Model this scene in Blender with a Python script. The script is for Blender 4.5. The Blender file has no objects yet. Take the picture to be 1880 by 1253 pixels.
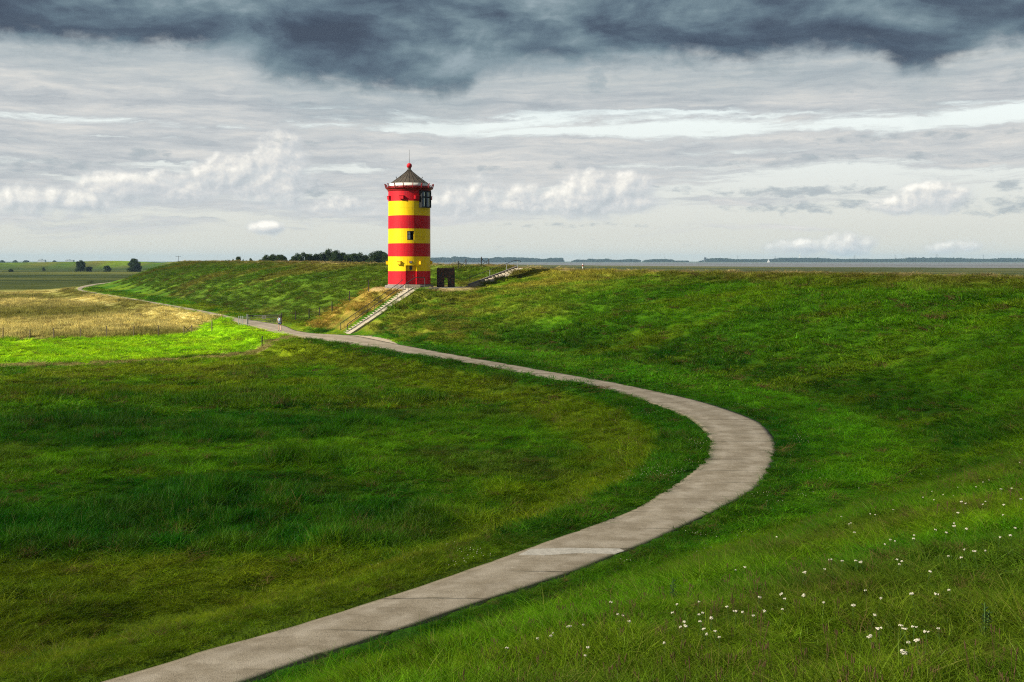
import bpy, bmesh, math, random
import numpy as np
from mathutils import Vector, Matrix

random.seed(7)
rng = np.random.default_rng(11)
R = math.radians
scene = bpy.context.scene
col = scene.collection

# ------------------------------------------------------------------ camera
EYE = 7.5            # metres above the path
F = 2000.0           # focal length, in pixels of the 1880 px wide photograph
cd = bpy.data.cameras.new('camera')
cam = bpy.data.objects.new('camera', cd)
col.objects.link(cam)
cam.location = (0, 0, EYE)
cam.rotation_euler = (R(90), 0, 0)
cd.sensor_width = 36
cd.lens = F / 1880 * 36
cd.shift_y = -146.5 / 1880
cd.clip_start = 0.1
cd.clip_end = 40000
scene.camera = cam
scene.view_settings.view_transform = 'Standard'
scene.view_settings.look = 'None'
scene.view_settings.exposure = 0.80
scene.view_settings.gamma = 1
scene.cycles.max_bounces = 6
scene.cycles.diffuse_bounces = 2
scene.cycles.transparent_max_bounces = 12
scene.cycles.volume_bounces = 0
scene.cycles.use_denoising = False
scene.cycles.pixel_filter_type = 'BLACKMAN_HARRIS'
scene.cycles.filter_width = 1.15

SUN_EL = R(31)
SUN_AZ = math.atan2(-0.93, -0.36)
SUN = Vector((math.sin(SUN_AZ) * math.cos(SUN_EL), math.cos(SUN_AZ) * math.cos(SUN_EL), math.sin(SUN_EL)))
sd = bpy.data.lights.new('sun', 'SUN')
sd.energy = 5.0
sd.angle = R(0.5)
sd.color = (1.0, 0.93, 0.80)
sun = bpy.data.objects.new('sun', sd)
col.objects.link(sun)
sun.rotation_euler = SUN.to_track_quat('Z', 'Y').to_euler()


# ------------------------------------------------------------------ node helper
class S:
    """a node socket with arithmetic"""
    def __init__(s, nt, sock): s.nt, s.k = nt, sock
    def _m(s, op, *a, clamp=False):
        n = s.nt.nodes.new('ShaderNodeMath'); n.operation = op; n.use_clamp = clamp
        for i, v in enumerate((s,) + a):
            if isinstance(v, S): s.nt.links.new(v.k, n.inputs[i])
            else: n.inputs[i].default_value = v
        return S(s.nt, n.outputs[0])
    def __add__(s, o): return s._m('ADD', o)
    __radd__ = __add__
    def __sub__(s, o): return s._m('SUBTRACT', o)
    def __rsub__(s, o): return (s * -1.0) + o
    def __mul__(s, o): return s._m('MULTIPLY', o)
    __rmul__ = __mul__
    def __truediv__(s, o): return s._m('DIVIDE', o)
    def pw(s, o): return s._m('POWER', o)
    def mx(s, o): return s._m('MAXIMUM', o)
    def mn(s, o): return s._m('MINIMUM', o)
    def ab(s): return s._m('ABSOLUTE')
    def step(s, lo, hi):
        n = s.nt.nodes.new('ShaderNodeMapRange'); n.interpolation_type = 'SMOOTHSTEP'
        s.nt.links.new(s.k, n.inputs[0])
        n.inputs[1].default_value = lo; n.inputs[2].default_value = hi
        return S(s.nt, n.outputs[0])


def ramp(nt, x, stops, interp='LINEAR'):
    n = nt.nodes.new('ShaderNodeValToRGB'); cr = n.color_ramp; cr.interpolation = interp
    while len(cr.elements) < len(stops): cr.elements.new(0.5)
    for e, (p, c) in zip(cr.elements, stops):
        e.position = p
        if not hasattr(c, '__len__'): c = (c, c, c)
        e.color = (*c, 1)
    nt.links.new(x.k, n.inputs[0])
    return S(nt, n.outputs[0])


def mixc(nt, f, a, b, mode='MIX'):
    n = nt.nodes.new('ShaderNodeMix'); n.data_type = 'RGBA'; n.blend_type = mode
    for i, v in ((0, f), (6, a), (7, b)):
        if isinstance(v, S): nt.links.new(v.k, n.inputs[i])
        elif i == 0: n.inputs[0].default_value = v
        else: n.inputs[i].default_value = (*v, 1)
    return S(nt, n.outputs[2])


def comb(nt, x, y, z):
    n = nt.nodes.new('ShaderNodeCombineXYZ')
    for i, v in enumerate((x, y, z)):
        if isinstance(v, S): nt.links.new(v.k, n.inputs[i])
        else: n.inputs[i].default_value = v
    return S(nt, n.outputs[0])


def noise(nt, vec, scale=1.0, detail=5.0, rough=0.55, dist=0.0, out=0, lac=2.0):
    n = nt.nodes.new('ShaderNodeTexNoise')
    if vec is not None: nt.links.new(vec.k, n.inputs['Vector'])
    n.inputs['Scale'].default_value = scale
    n.inputs['Detail'].default_value = detail
    n.inputs['Roughness'].default_value = rough
    n.inputs['Distortion'].default_value = dist
    n.inputs['Lacunarity'].default_value = lac
    return S(nt, n.outputs[out])


# ------------------------------------------------------------------ sky
def az_of(px): return math.atan((px - 940) / F)


w = bpy.data.worlds.new('World')
scene.world = w
w.use_nodes = True
nt = w.node_tree
nt.nodes.clear()
tc = nt.nodes.new('ShaderNodeTexCoord')
sx = nt.nodes.new('ShaderNodeSeparateXYZ')
nt.links.new(tc.outputs['Generated'], sx.inputs[0])
dx, dy, dz = (S(nt, sx.outputs[i]) for i in range(3))
az = dx._m('ARCTAN2', dy)
hor = (dx * dx + dy * dy).pw(0.5).mx(0.0001)
v = (dz / hor).mx(0.0).mn(3.0)
# fine warps shared by the layers
wv = comb(nt, az * 9.0, v * 26.0, 3.0)
warp = noise(nt, wv, 1.0, 6, 0.6) - 0.5
wv2 = comb(nt, az * 30.0, v * 60.0, 8.0)
warp2 = noise(nt, wv2, 1.0, 5, 0.6) - 0.5

sky = nt.nodes.new('ShaderNodeTexSky')
sky.sky_type = 'NISHITA'
sky.sun_disc = False
sky.sun_elevation = SUN_EL
sky.sun_rotation = SUN_AZ % (2 * math.pi)
sky.air_density = 1.2
sky.dust_density = 3.0
nis = mixc(nt, 1.0, S(nt, sky.outputs[0]), (0.085, 0.085, 0.085), 'MULTIPLY')

vn = v / 0.3
clear = ramp(nt, vn, [(0.0, (.58, .56, .48)), (.09, (.55, .55, .50)), (.22, (.57, .585, .56)), (.36, (.62, .655, .635)),
                      (.43, (.65, .695, .675)), (.55, (.46, .53, .56)), (1.0, (.30, .38, .45))])
base = mixc(nt, 0.12, clear, nis)

# grey layered stratus
na = noise(nt, comb(nt, az * 3.2 + warp * 0.5, v * 40.0 + warp * 1.3, 1.3), 1.0, 8, 0.58)
nb = noise(nt, comb(nt, az * 9.0, v * 95.0 + warp * 1.6, 6.1), 1.0, 8, 0.64)
nc = noise(nt, comb(nt, az * 22.0 + warp * 1.5, v * 150.0 + warp * 3.0, 16.0), 1.0, 8, 0.66)
bias = ramp(nt, vn, [(0.0, .28), (.10, .34), (.17, .46), (.25, .50), (.30, .53), (.345, .56), (.372, .52), (.388, .465), (.400, .43), (.412, .445), (.426, .54), (.455, .62), (.50, .74), (.6, .8), (1, .9)])
slope = (az * 0.055).step(-0.03, 0.03)           # the bright gap opens towards the right
lft = ramp(nt, az * 1.0 + 0.5, [(0.0, .10), (.30, .07), (.50, .02), (.68, -.035), (1.0, -.04)])
ma = (na + bias + lft + (nb - 0.5) * 0.42).step(0.93, 1.06)
stc = ramp(nt, nb * 0.34 + na * 0.38 + nc * 0.28, [(.34, (.235, .265, .29)), (.43, (.31, .335, .355)), (.51, (.395, .41, .415)), (.59, (.49, .485, .465)), (.70, (.64, .61, .56))])
c1 = mixc(nt, ma, base, stc)

# small cumulus puffs: (px, py, half width, half height, strength)
puffs = [(512, 300, 42, 46, 1.0), (500, 345, 70, 36, 1.0), (435, 322, 44, 36, 1.0), (385, 325, 36, 26, .9), (330, 345, 60, 26, .8), (225, 348, 64, 30, 1.0), (160, 372, 60, 20, .7), (60, 372, 80, 26, .7), (490, 420, 26, 12, .8),
         (1085, 362, 62, 40, 1.0), (1045, 372, 60, 30, 1.0), (1155, 346, 40, 28, 1.0), (1140, 370, 60, 24, .9), (960, 372, 50, 28, .8), (860, 368, 70, 36, .7), (1715, 366, 52, 26, 1.0), (1660, 378, 50, 14, .7), (1555, 450, 40, 18, .8), (1465, 455, 40, 12, .6), (1760, 455, 40, 10, .5), (620, 380, 60, 16, .5)]
def pufffield(a_, v_):
    qq = None
    for (px, py, rx, ry, g) in puffs:
        a0 = az_of(px); v0 = (480 - py) / F * math.cos(a0)
        ea = (a_ - a0) * (F / (rx * 1.22)); ev = (v_ - v0) * (F / (ry * 1.18))
        ft = ev.mn(0.0) * 0.6
        q = ((1.0 - (ea * ea + ev * ev + ft * ft)).mx(-1.5)) * g
        qq = q if qq is None else qq._m('SMOOTH_MAX', q, 0.35)
    b_ = noise(nt, comb(nt, a_ * 62.0, v_ * 66.0, 2.0), 1.0, 9, 0.57, 0.15)
    l_ = noise(nt, comb(nt, a_ * 22.0, v_ * 24.0, 7.0), 1.0, 3, 0.5)
    return qq * 0.95 + (b_ - 0.5) * 1.9 + (l_ - 0.5) * 1.0
f0 = pufffield(az, v)
f1 = pufffield(az - 0.0045, v + 0.0040)
cmask = (f0 + 0.26).step(0.0, 0.95)
crel = (f0 - f1) * 0.75 + 0.42
cumc = ramp(nt, crel, [(.10, (.35, .38, .40)), (.36, (.44, .455, .46)), (.55, (.53, .525, .505)), (.75, (.64, .62, .57)), (1.0, (.80, .765, .69))])
skirt = (f0 + 0.55).step(0.0, 0.8)
c1 = mixc(nt, skirt * 0.35, c1, (.44, .46, .47))
c2 = mixc(nt, cmask * 0.82, c1, cumc)

# broken grey scud below the dark deck
scud = [(272, 286, 42, 14, .9), (110, 303, 90, 14, .7), (20, 303, 60, 14, .5), (1020, 306, 26, 12, .6), (900, 312, 30, 8, .5), (1092, 150, 26, 34, .8),
        (1702, 288, 42, 10, .9), (1790, 296, 50, 6, .6), (1500, 290, 90, 12, .6), (1855, 342, 34, 12, .8), (1480, 352, 180, 12, .85), (1500, 380, 170, 14, .7),
        (1840, 380, 100, 20, .8), (1862, 145, 26, 26, .8), (1700, 250, 260, 9, .5), (1050, 414, 160, 5, .4), (1400, 300, 180, 8, .5), (1250, 348, 80, 8, .3),
        (580, 262, 90, 8, .5), (560, 350, 40, 22, .6), (1220, 130, 40, 30, .35), (1560, 135, 60, 30, .35)]
sm = None
for (px, py, rx, ry, g) in scud:
    a0 = az_of(px); v0 = (480 - py) / F * math.cos(a0)
    ea = (az - a0) / (rx / F); ev = (v - v0) / (ry / F)
    q = (1.0 - (ea * ea + ev * ev)).mx(-1.2) * g
    sm = q if sm is None else sm.mx(q)
sn = noise(nt, comb(nt, az * 55.0 + warp * 2, v * 120.0, 5.0), 1.0, 8, 0.62)
smask = (sm * 0.75 + (sn - 0.5) * 2.9 - 0.05).step(0.0, 0.8)
c3 = mixc(nt, smask * 0.85, c2, (.285, .32, .34))

# the dark deck: a ragged lower edge, read as photograph row / 500
edge = [(0, 98), (110, 98), (260, 104), (380, 100), (440, 92), (480, 132), (560, 155), (700, 158), (800, 168), (855, 172), (880, 128), (950, 112),
        (1080, 118), (1200, 102), (1300, 122), (1420, 112), (1540, 96), (1610, 108), (1650, 136), (1695, 155), (1745, 132), (1800, 104), (1880, 98)]
er = ramp(nt, (az + 0.5), [(0.0, 110 / 500)] + [(az_of(px) + 0.5, py / 500) for px, py in edge] + [(1.0, 105 / 500)], 'B_SPLINE')
rowv = (0.24 - v) * 4.0           # 0 at the top of the frame, about 1 at the horizon
dn = noise(nt, comb(nt, az * 11.0, v * 24.0, 4.0), 1.0, 8, 0.58, 0.35)
dn2 = noise(nt, comb(nt, az * 40.0, v * 60.0, 9.0), 1.0, 8, 0.62, 0.3)
dd = er - rowv + (dn - 0.5) * 0.16 + (dn2 - 0.5) * 0.13 + 0.016
dmask = dd.step(-0.045, 0.055)
halo = dd.step(-0.20, 0.0)
dbig = noise(nt, comb(nt, az * 5.0 + warp * .3, v * 17.0 + warp * .5, 14.5), 1.0, 5, 0.5, 0.5)
dnv = noise(nt, comb(nt, az * 11.0, v * 24.0 + 0.28, 4.0), 1.0, 8, 0.58, 0.35)     # the same billows read a little higher: light from above
dk = (dbig * 0.62 + dn * 0.24 + dn2 * 0.07 - 0.465) * 1.6 + 0.535 + (dnv - dn) * -0.22 - dd.step(0.0, 0.10) * 0.05 + dd.step(0.10, 0.30) * 0.06
dcol = ramp(nt, dk, [(.38, (.033, .047, .074)), (.47, (.048, .070, .102)), (.55, (.076, .113, .147)), (.63, (.118, .168, .198)), (.74, (.21, .265, .295))])
c4 = mixc(nt, halo * 0.45, c3, (.22, .28, .305))
c5 = mixc(nt, dmask * 0.97, c4, dcol)
# higher overhead the deck is thinner again
top = v.step(0.35, 1.4)
c6 = mixc(nt, top * 0.6, c5, (.13, .16, .20))
# unseen sky beside and behind the view, darkened to dim the ambient light
behind = (dy / hor).step(0.89, 0.62)
bn_ = noise(nt, comb(nt, az * 3.0, v * 5.0, 22.0), 1.0, 5, .55)
c7 = mixc(nt, behind * 0.85, c6, ramp(nt, bn_, [(.3, (.075, .095, .125)), (.5, (.13, .155, .19)), (.7, (.26, .29, .32))]))
bg = nt.nodes.new('ShaderNodeBackground')
nt.links.new(c7.k, bg.inputs[0])
bg.inputs[1].default_value = 0.86
wo = nt.nodes.new('ShaderNodeOutputWorld')
nt.links.new(bg.outputs[0], wo.inputs[0])
w.cycles.sampling_method = 'MANUAL'
w.cycles.sample_map_resolution = 512

# ------------------------------------------------------------------ numpy noise and curves
_tab = np.random.default_rng(5).random((256, 256))


def vnoise(x, y):
    xi = np.floor(x).astype(int); yi = np.floor(y).astype(int)
    fx = x - xi; fy = y - yi
    fx = fx * fx * (3 - 2 * fx); fy = fy * fy * (3 - 2 * fy)
    a = _tab[xi % 256, yi % 256]; b = _tab[(xi + 1) % 256, yi % 256]
    c = _tab[xi % 256, (yi + 1) % 256]; d = _tab[(xi + 1) % 256, (yi + 1) % 256]
    return a * (1 - fx) * (1 - fy) + b * fx * (1 - fy) + c * (1 - fx) * fy + d * fx * fy


def fbm(x, y, s=1.0, o=4, seed=0.0, g=0.5):
    t = 0; amp = 1; tot = 0
    for k in range(o):
        t = t + amp * vnoise(x / s + seed + 17.3 * k, y / s + seed * 1.7 + 9.1 * k)
        tot += amp; amp *= g; s = s / 2.03
    return t / tot


def sstep(a, b, x):
    t = np.clip((x - a) / (b - a), 0, 1)
    return t * t * (3 - 2 * t)


def catmull(P, n=8):
    P = np.array(P, float)
    Q = np.vstack([2 * P[0] - P[1], P, 2 * P[-1] - P[-2]])
    out = []
    for i in range(1, len(Q) - 2):
        p0, p1, p2, p3 = Q[i - 1], Q[i], Q[i + 1], Q[i + 2]
        for k in range(n):
            t = k / n
            out.append(0.5 * (2 * p1 + (p2 - p0) * t + (2 * p0 - 5 * p1 + 4 * p2 - p3) * t * t + (3 * p1 - p0 - 3 * p2 + p3) * t ** 3))
    out.append(P[-1])
    return np.array(out)


def polydist(x, y, P, vals=None):
    """signed distance (positive on the right-hand side of travel) and interpolated value"""
    x = np.asarray(x, float).ravel(); y = np.asarray(y, float).ravel()
    A = P[:-1, :2]; B = P[1:, :2]; D = B - A; L2 = (D ** 2).sum(1) + 1e-9
    sd_ = np.empty(len(x)); vv = np.zeros(len(x))
    for s in range(0, len(x), 20000):
        X = x[s:s + 20000, None]; Y = y[s:s + 20000, None]
        t = np.clip(((X - A[:, 0]) * D[:, 0] + (Y - A[:, 1]) * D[:, 1]) / L2, 0, 1)
        ex = X - A[:, 0] - t * D[:, 0]; ey = Y - A[:, 1] - t * D[:, 1]
        d2 = ex * ex + ey * ey
        j = d2.argmin(1); ii = np.arange(len(j))
        cr = D[j, 0] * (Y[:, 0] - A[j, 1]) - D[j, 1] * (X[:, 0] - A[j, 0])
        sd_[s:s + 20000] = np.sqrt(d2[ii, j]) * np.where(cr < 0, 1, -1)
        if vals is not None:
            tt = t[ii, j]
            vv[s:s + 20000] = vals[j] * (1 - tt) + vals[j + 1] * tt
    return (sd_, vv) if vals is not None else sd_


def inpoly(x, y, P):
    c = np.zeros(len(x), bool)
    n = len(P)
    for i in range(n):
        x1, y1 = P[i]; x2, y2 = P[(i + 1) % n]
        if y1 == y2: continue
        cond = ((y1 > y) != (y2 > y)) & (x < (x2 - x1) * (y - y1) / (y2 - y1) + x1)
        c ^= cond
    return c


def flat(px, py, z=0.0):
    D = (EYE - z) * F / (py - 480)
    return ((px - 940) / F * D, D)


# ------------------------------------------------------------------ the lie of the land
pairs = [((192, 1253), (447, 1253)), ((385, 1194), (625, 1191)), ((577, 1141), (786, 1138)), ((794, 1071), (990, 1070)), ((972, 1008), (1157, 1010)),
         ((1140, 947), (1298, 946)), ((1225, 900), (1385, 900)), ((1280, 857), (1416, 860)), ((1301, 815), (1427, 826)), ((1289, 788), (1418, 800)),
         ((1255, 764), (1385, 772)), ((1180, 736), (1290, 739)), ((1084, 709), (1158, 709)), ((1010, 696), (1080, 695)), ((861, 668), (924, 667.5)),
         ((768, 653), (822, 649.5)), ((674, 638), (722, 631)), ((605, 627.5), (650, 617)), ((552, 618.5), (583, 613)), ((517, 613), (546, 608)),
         ((482, 603.5), (518, 597.5)), ((446, 594), (474, 590)), ((409, 583.5), (435, 583.5)), ((372, 574.5), (394, 575)), ((300, 560.5), (318, 561)), ((225, 547.5), (238, 548)),
         ((170, 538), (180, 538.5)), ((142, 531), (150, 531.5))]
inner = [(-31, -6), (-15.5, 10.5)] + [flat(*p[0]) for p in pairs] + [(-134, 345), (-151, 425)]
outer = [(-29.5, -7.5), (-13.2, 9.2)] + [flat(*p[1]) for p in pairs] + [(-131.5, 345), (-148.5, 425)]
INN = catmull(inner, 8); OUT = catmull(outer, 8)
MID = (INN + OUT) / 2; HALF = np.hypot(*(INN - OUT).T) / 2

toe_pts = [(-300, -260), (-120, -95), (-42, -18), (-20, 4.5), (-3.2, 19.6), (3.5, 27), (8.5, 31), (12.6, 36), (15.2, 41.5), (16.4, 47.5), (16.2, 56), (14, 65), (10.3, 75),
           (4.5, 85.5), (-3, 97), (-9, 105.5), (-14.5, 114), (-20, 123), (-26, 134), (-36, 152), (-56, 193), (-85, 250), (-112, 302), (-127, 345), (-144, 420),
           (-190, 620), (-260, 900), (-325, 1120), (-420, 1180), (-700, 1195), (-1500, 1160), (-9000, 900)]
crest_pts = [(-288, -275, 6.45), (-108, -111, 6.45), (-29, -31, 6.45), (-7.9, -9.3, 6.45), (9.5, 6, 6.45), (19, 14, 6.45), (27, 20, 6.45), (33.5, 28, 6.42), (37.5, 38, 6.4), (38.8, 48, 6.38), (37.4, 60, 6.36),
             (33.5, 73, 6.37), (26, 91, 6.43), (15, 107.5, 6.43), (6.5, 122, 6.45), (1.4, 134, 6.58), (-4, 146, 6.9), (-14, 161, 7.0), (-27, 181, 7.15), (-40, 204, 7.3), (-66, 256, 7.42), (-94, 312, 7.42),
             (-106, 350, 7.4), (-122, 420, 7.4), (-166, 626, 7.5), (-236, 900, 7.7), (-302, 1132, 8.1), (-415, 1203, 8.15), (-700, 1218, 8.2), (-1500, 1184, 8.2), (-9000, 930, 8.2)]
TOE = catmull(toe_pts, 5)
CR = catmull(crest_pts, 5)
TOWER = (-11.5, 122.0)
PLAT = 4.55


def edge_of_marsh(x, y):
    a = x / np.maximum(y, 1)
    return np.interp(a, [-.13, -.07, 0, .06, .13, .28, .47, .8], [9e4, 2600, 2100, 1800, 1500, 1250, 1080, 900])


def land(x, y, full=False):
    shp = np.shape(x)
    x = np.asarray(x, float).ravel(); y = np.asarray(y, float).ravel()
    dp, hw = polydist(x, y, MID, HALF)
    dt = polydist(x, y, TOE)
    dc, zc = polydist(x, y, CR, CR[:, 2])
    # low ground: a drop on the field side of the path
    off = np.abs(dp) - hw
    drop = np.where(dp < 0, sstep(0.7, 5.2, off), 0.0)
    z = -1.15 * drop + (fbm(off * 1.0, (x + y) * .16, 1.3, 3, 27.) - .5) * .42 * np.where(dp < 0, sstep(1., 2.5, off) * sstep(11, 5, off), 0) + (fbm(x, y, 22, 3, 2.2) - .5) * .5 * drop + (fbm(x, y, 4.5, 3, 7.1) - .5) * .34 * drop + (fbm(x, y * 1.3, 1.3, 2, 17.1) - .5) * .22 * drop
    z = np.where(dp >= 0, sstep(0.4, 3.0, off) * 0.12, z)
    between = (dt > 0) & (dc < 0)
    t = np.clip(dt / (dt - dc + 1e-6), 0, 1)
    prof = t + 0.10 * np.sin(t * math.pi) * np.sin(t * math.pi)
    prof = prof - 0.055 * np.exp(-((t) / 0.12) ** 2) + 0.055 * np.exp(-((1 - t) / 0.06) ** 2) * 0
    prof = np.clip(prof, 0, 1)
    relief = ((fbm(x * .8 - y * .6, (x * .6 + y * .8) * .5, 5.5, 3, 3.3) - .5) * .42 + (fbm(x, y, 1.5, 3, 5.3) - .5) * .34) * np.sin(np.clip(t, 0, 1) * math.pi) ** .5
    zd = zc * prof + relief
    base_lo = z
    z = np.where(between, np.maximum(zd, 0) + base_lo * (1 - sstep(0, .2, t)), z)
    # outside of the dike
    outz = np.maximum(zc - np.maximum(dc - 2.6, 0) * 0.21, 0.9 + (fbm(x, y, 60, 3, 4.2) - .5) * .5)
    z = np.where(dc >= 0, outz, z)
    sea = sstep(0, 25, y - edge_of_marsh(x, y)) * (y > 300)
    z = z - sea * 3.2
    # the tower's mound
    mx = np.where(x > TOWER[0] - .2, (x - TOWER[0] + .2) * 0.55, (x - TOWER[0] + .2)); my = (y - (TOWER[1] + 0.3))
    r = np.hypot(mx, my * np.where(my < 0, 1.0, .62))
    # a shoulder that carries the stairs and their dry bank
    m1 = PLAT - np.maximum(r - 3.9, 0) * 0.60
    s_a = np.array([-17.35, 112.55]); s_b = np.array([-10.95, 117.85])
    dv = s_b - s_a; L = np.hypot(*dv)
    ts = np.clip(((x - s_a[0]) * dv[0] + (y - s_a[1]) * dv[1]) / L ** 2, 0, 1)
    ex = x - s_a[0] - ts * dv[0]; ey = y - s_a[1] - ts * dv[1]
    side = (-ex * dv[1] + ey * dv[0]) / L
    dist = np.hypot(ex, ey)
    m2 = 0.02 + ts * (PLAT - .02) - np.maximum(dist - 1.75, 0) * (.34 + .21 * sstep(-3.0, 3.0, side)) - .10 * (side < .75) * (dist < 1.7)
    u_a = np.array([-4.3, 125.2]); u_b = np.array([1.15, 134.3]); du = u_b - u_a; LU = np.hypot(*du)
    tu = np.clip(((x - u_a[0]) * du[0] + (y - u_a[1]) * du[1]) / LU ** 2, 0, 1)
    ux = x - u_a[0] - tu * du[0]; uy = y - u_a[1] - tu * du[1]; dsu = np.hypot(ux, uy)
    m3 = 4.46 + tu * 2.0 + .21 * ((ux * du[1] - uy * du[0]) / LU > .60) - np.maximum(dsu - 1.4, 0) * np.where((ux * du[1] - uy * du[0]) > 0, .16, .40)
    m = np.maximum(np.maximum(m1, m2), m3)
    m = np.where(side < -1.5, np.minimum(m, .04 + np.maximum(off - .4, 0) * .45 + 4.0 * sstep(-2.6, -1.5, side)), m)
    k = 0.35
    hblend = np.clip(0.5 + 0.5 * (m - z) / k, 0, 1)
    zm = z * (1 - hblend) + m * hblend + k * hblend * (1 - hblend)
    near = (np.hypot(x - TOWER[0], y - TOWER[1]) < 26) & (off > -.2)
    plat_cap = np.where((m1 >= PLAT - .01), PLAT, zm)
    z = np.where(near, np.where(m1 >= PLAT - .01, np.maximum(plat_cap, 0), zm), z)
    z = np.where(near & (m1 >= PLAT - .01) & (dc < -6), PLAT, z)
    # bed of the path
    z = z + .030 * np.exp(-(off / .45) ** 2) * (fbm(x, y, .9, 2, 23.) + .45)
    z = np.where(off < -0.30, -0.09, z)
    if full:
        return z.reshape(shp), dict(dp=dp, off=off, dt=dt, dc=dc, t=t, between=between, m=m, m1=m1, near=near, side=side, ts=ts, dist=dist, zc=zc)
    return z.reshape(shp)


def hit(px, py):
    D = np.geomspace(3, 3000, 2600)
    X = (px - 940) / F * D; Z = EYE - (py - 480) / F * D
    h = land(X, D)
    j = np.argmax(h > Z)
    if j == 0: j = len(D) - 1
    return Vector((X[j], D[j], h[j]))


def gz(x, y): return float(land(np.array([x]), np.array([y]))[0])


# colours of the sward (linear reflectance)
def C_(*a): return np.array(a, float)


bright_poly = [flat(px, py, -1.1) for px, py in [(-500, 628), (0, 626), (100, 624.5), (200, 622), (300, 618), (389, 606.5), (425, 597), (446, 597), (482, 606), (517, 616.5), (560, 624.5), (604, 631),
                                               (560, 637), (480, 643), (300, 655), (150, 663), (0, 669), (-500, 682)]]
hay_poly = [flat(px, py, -1.1) for px, py in [(-700, 632), (0, 626), (100, 624.5), (200, 622), (300, 618), (389, 606.5), (425, 595), (402, 583.5), (372, 576), (300, 562), (225, 549), (142, 532), (90, 530), (0, 533), (-700, 541)]]
TRACK = np.array([flat(px, py, -1.1) for px, py in [(-500, 690), (0, 672), (150, 666), (300, 659), (420, 651), (500, 644), (600, 633.5)]])


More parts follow.
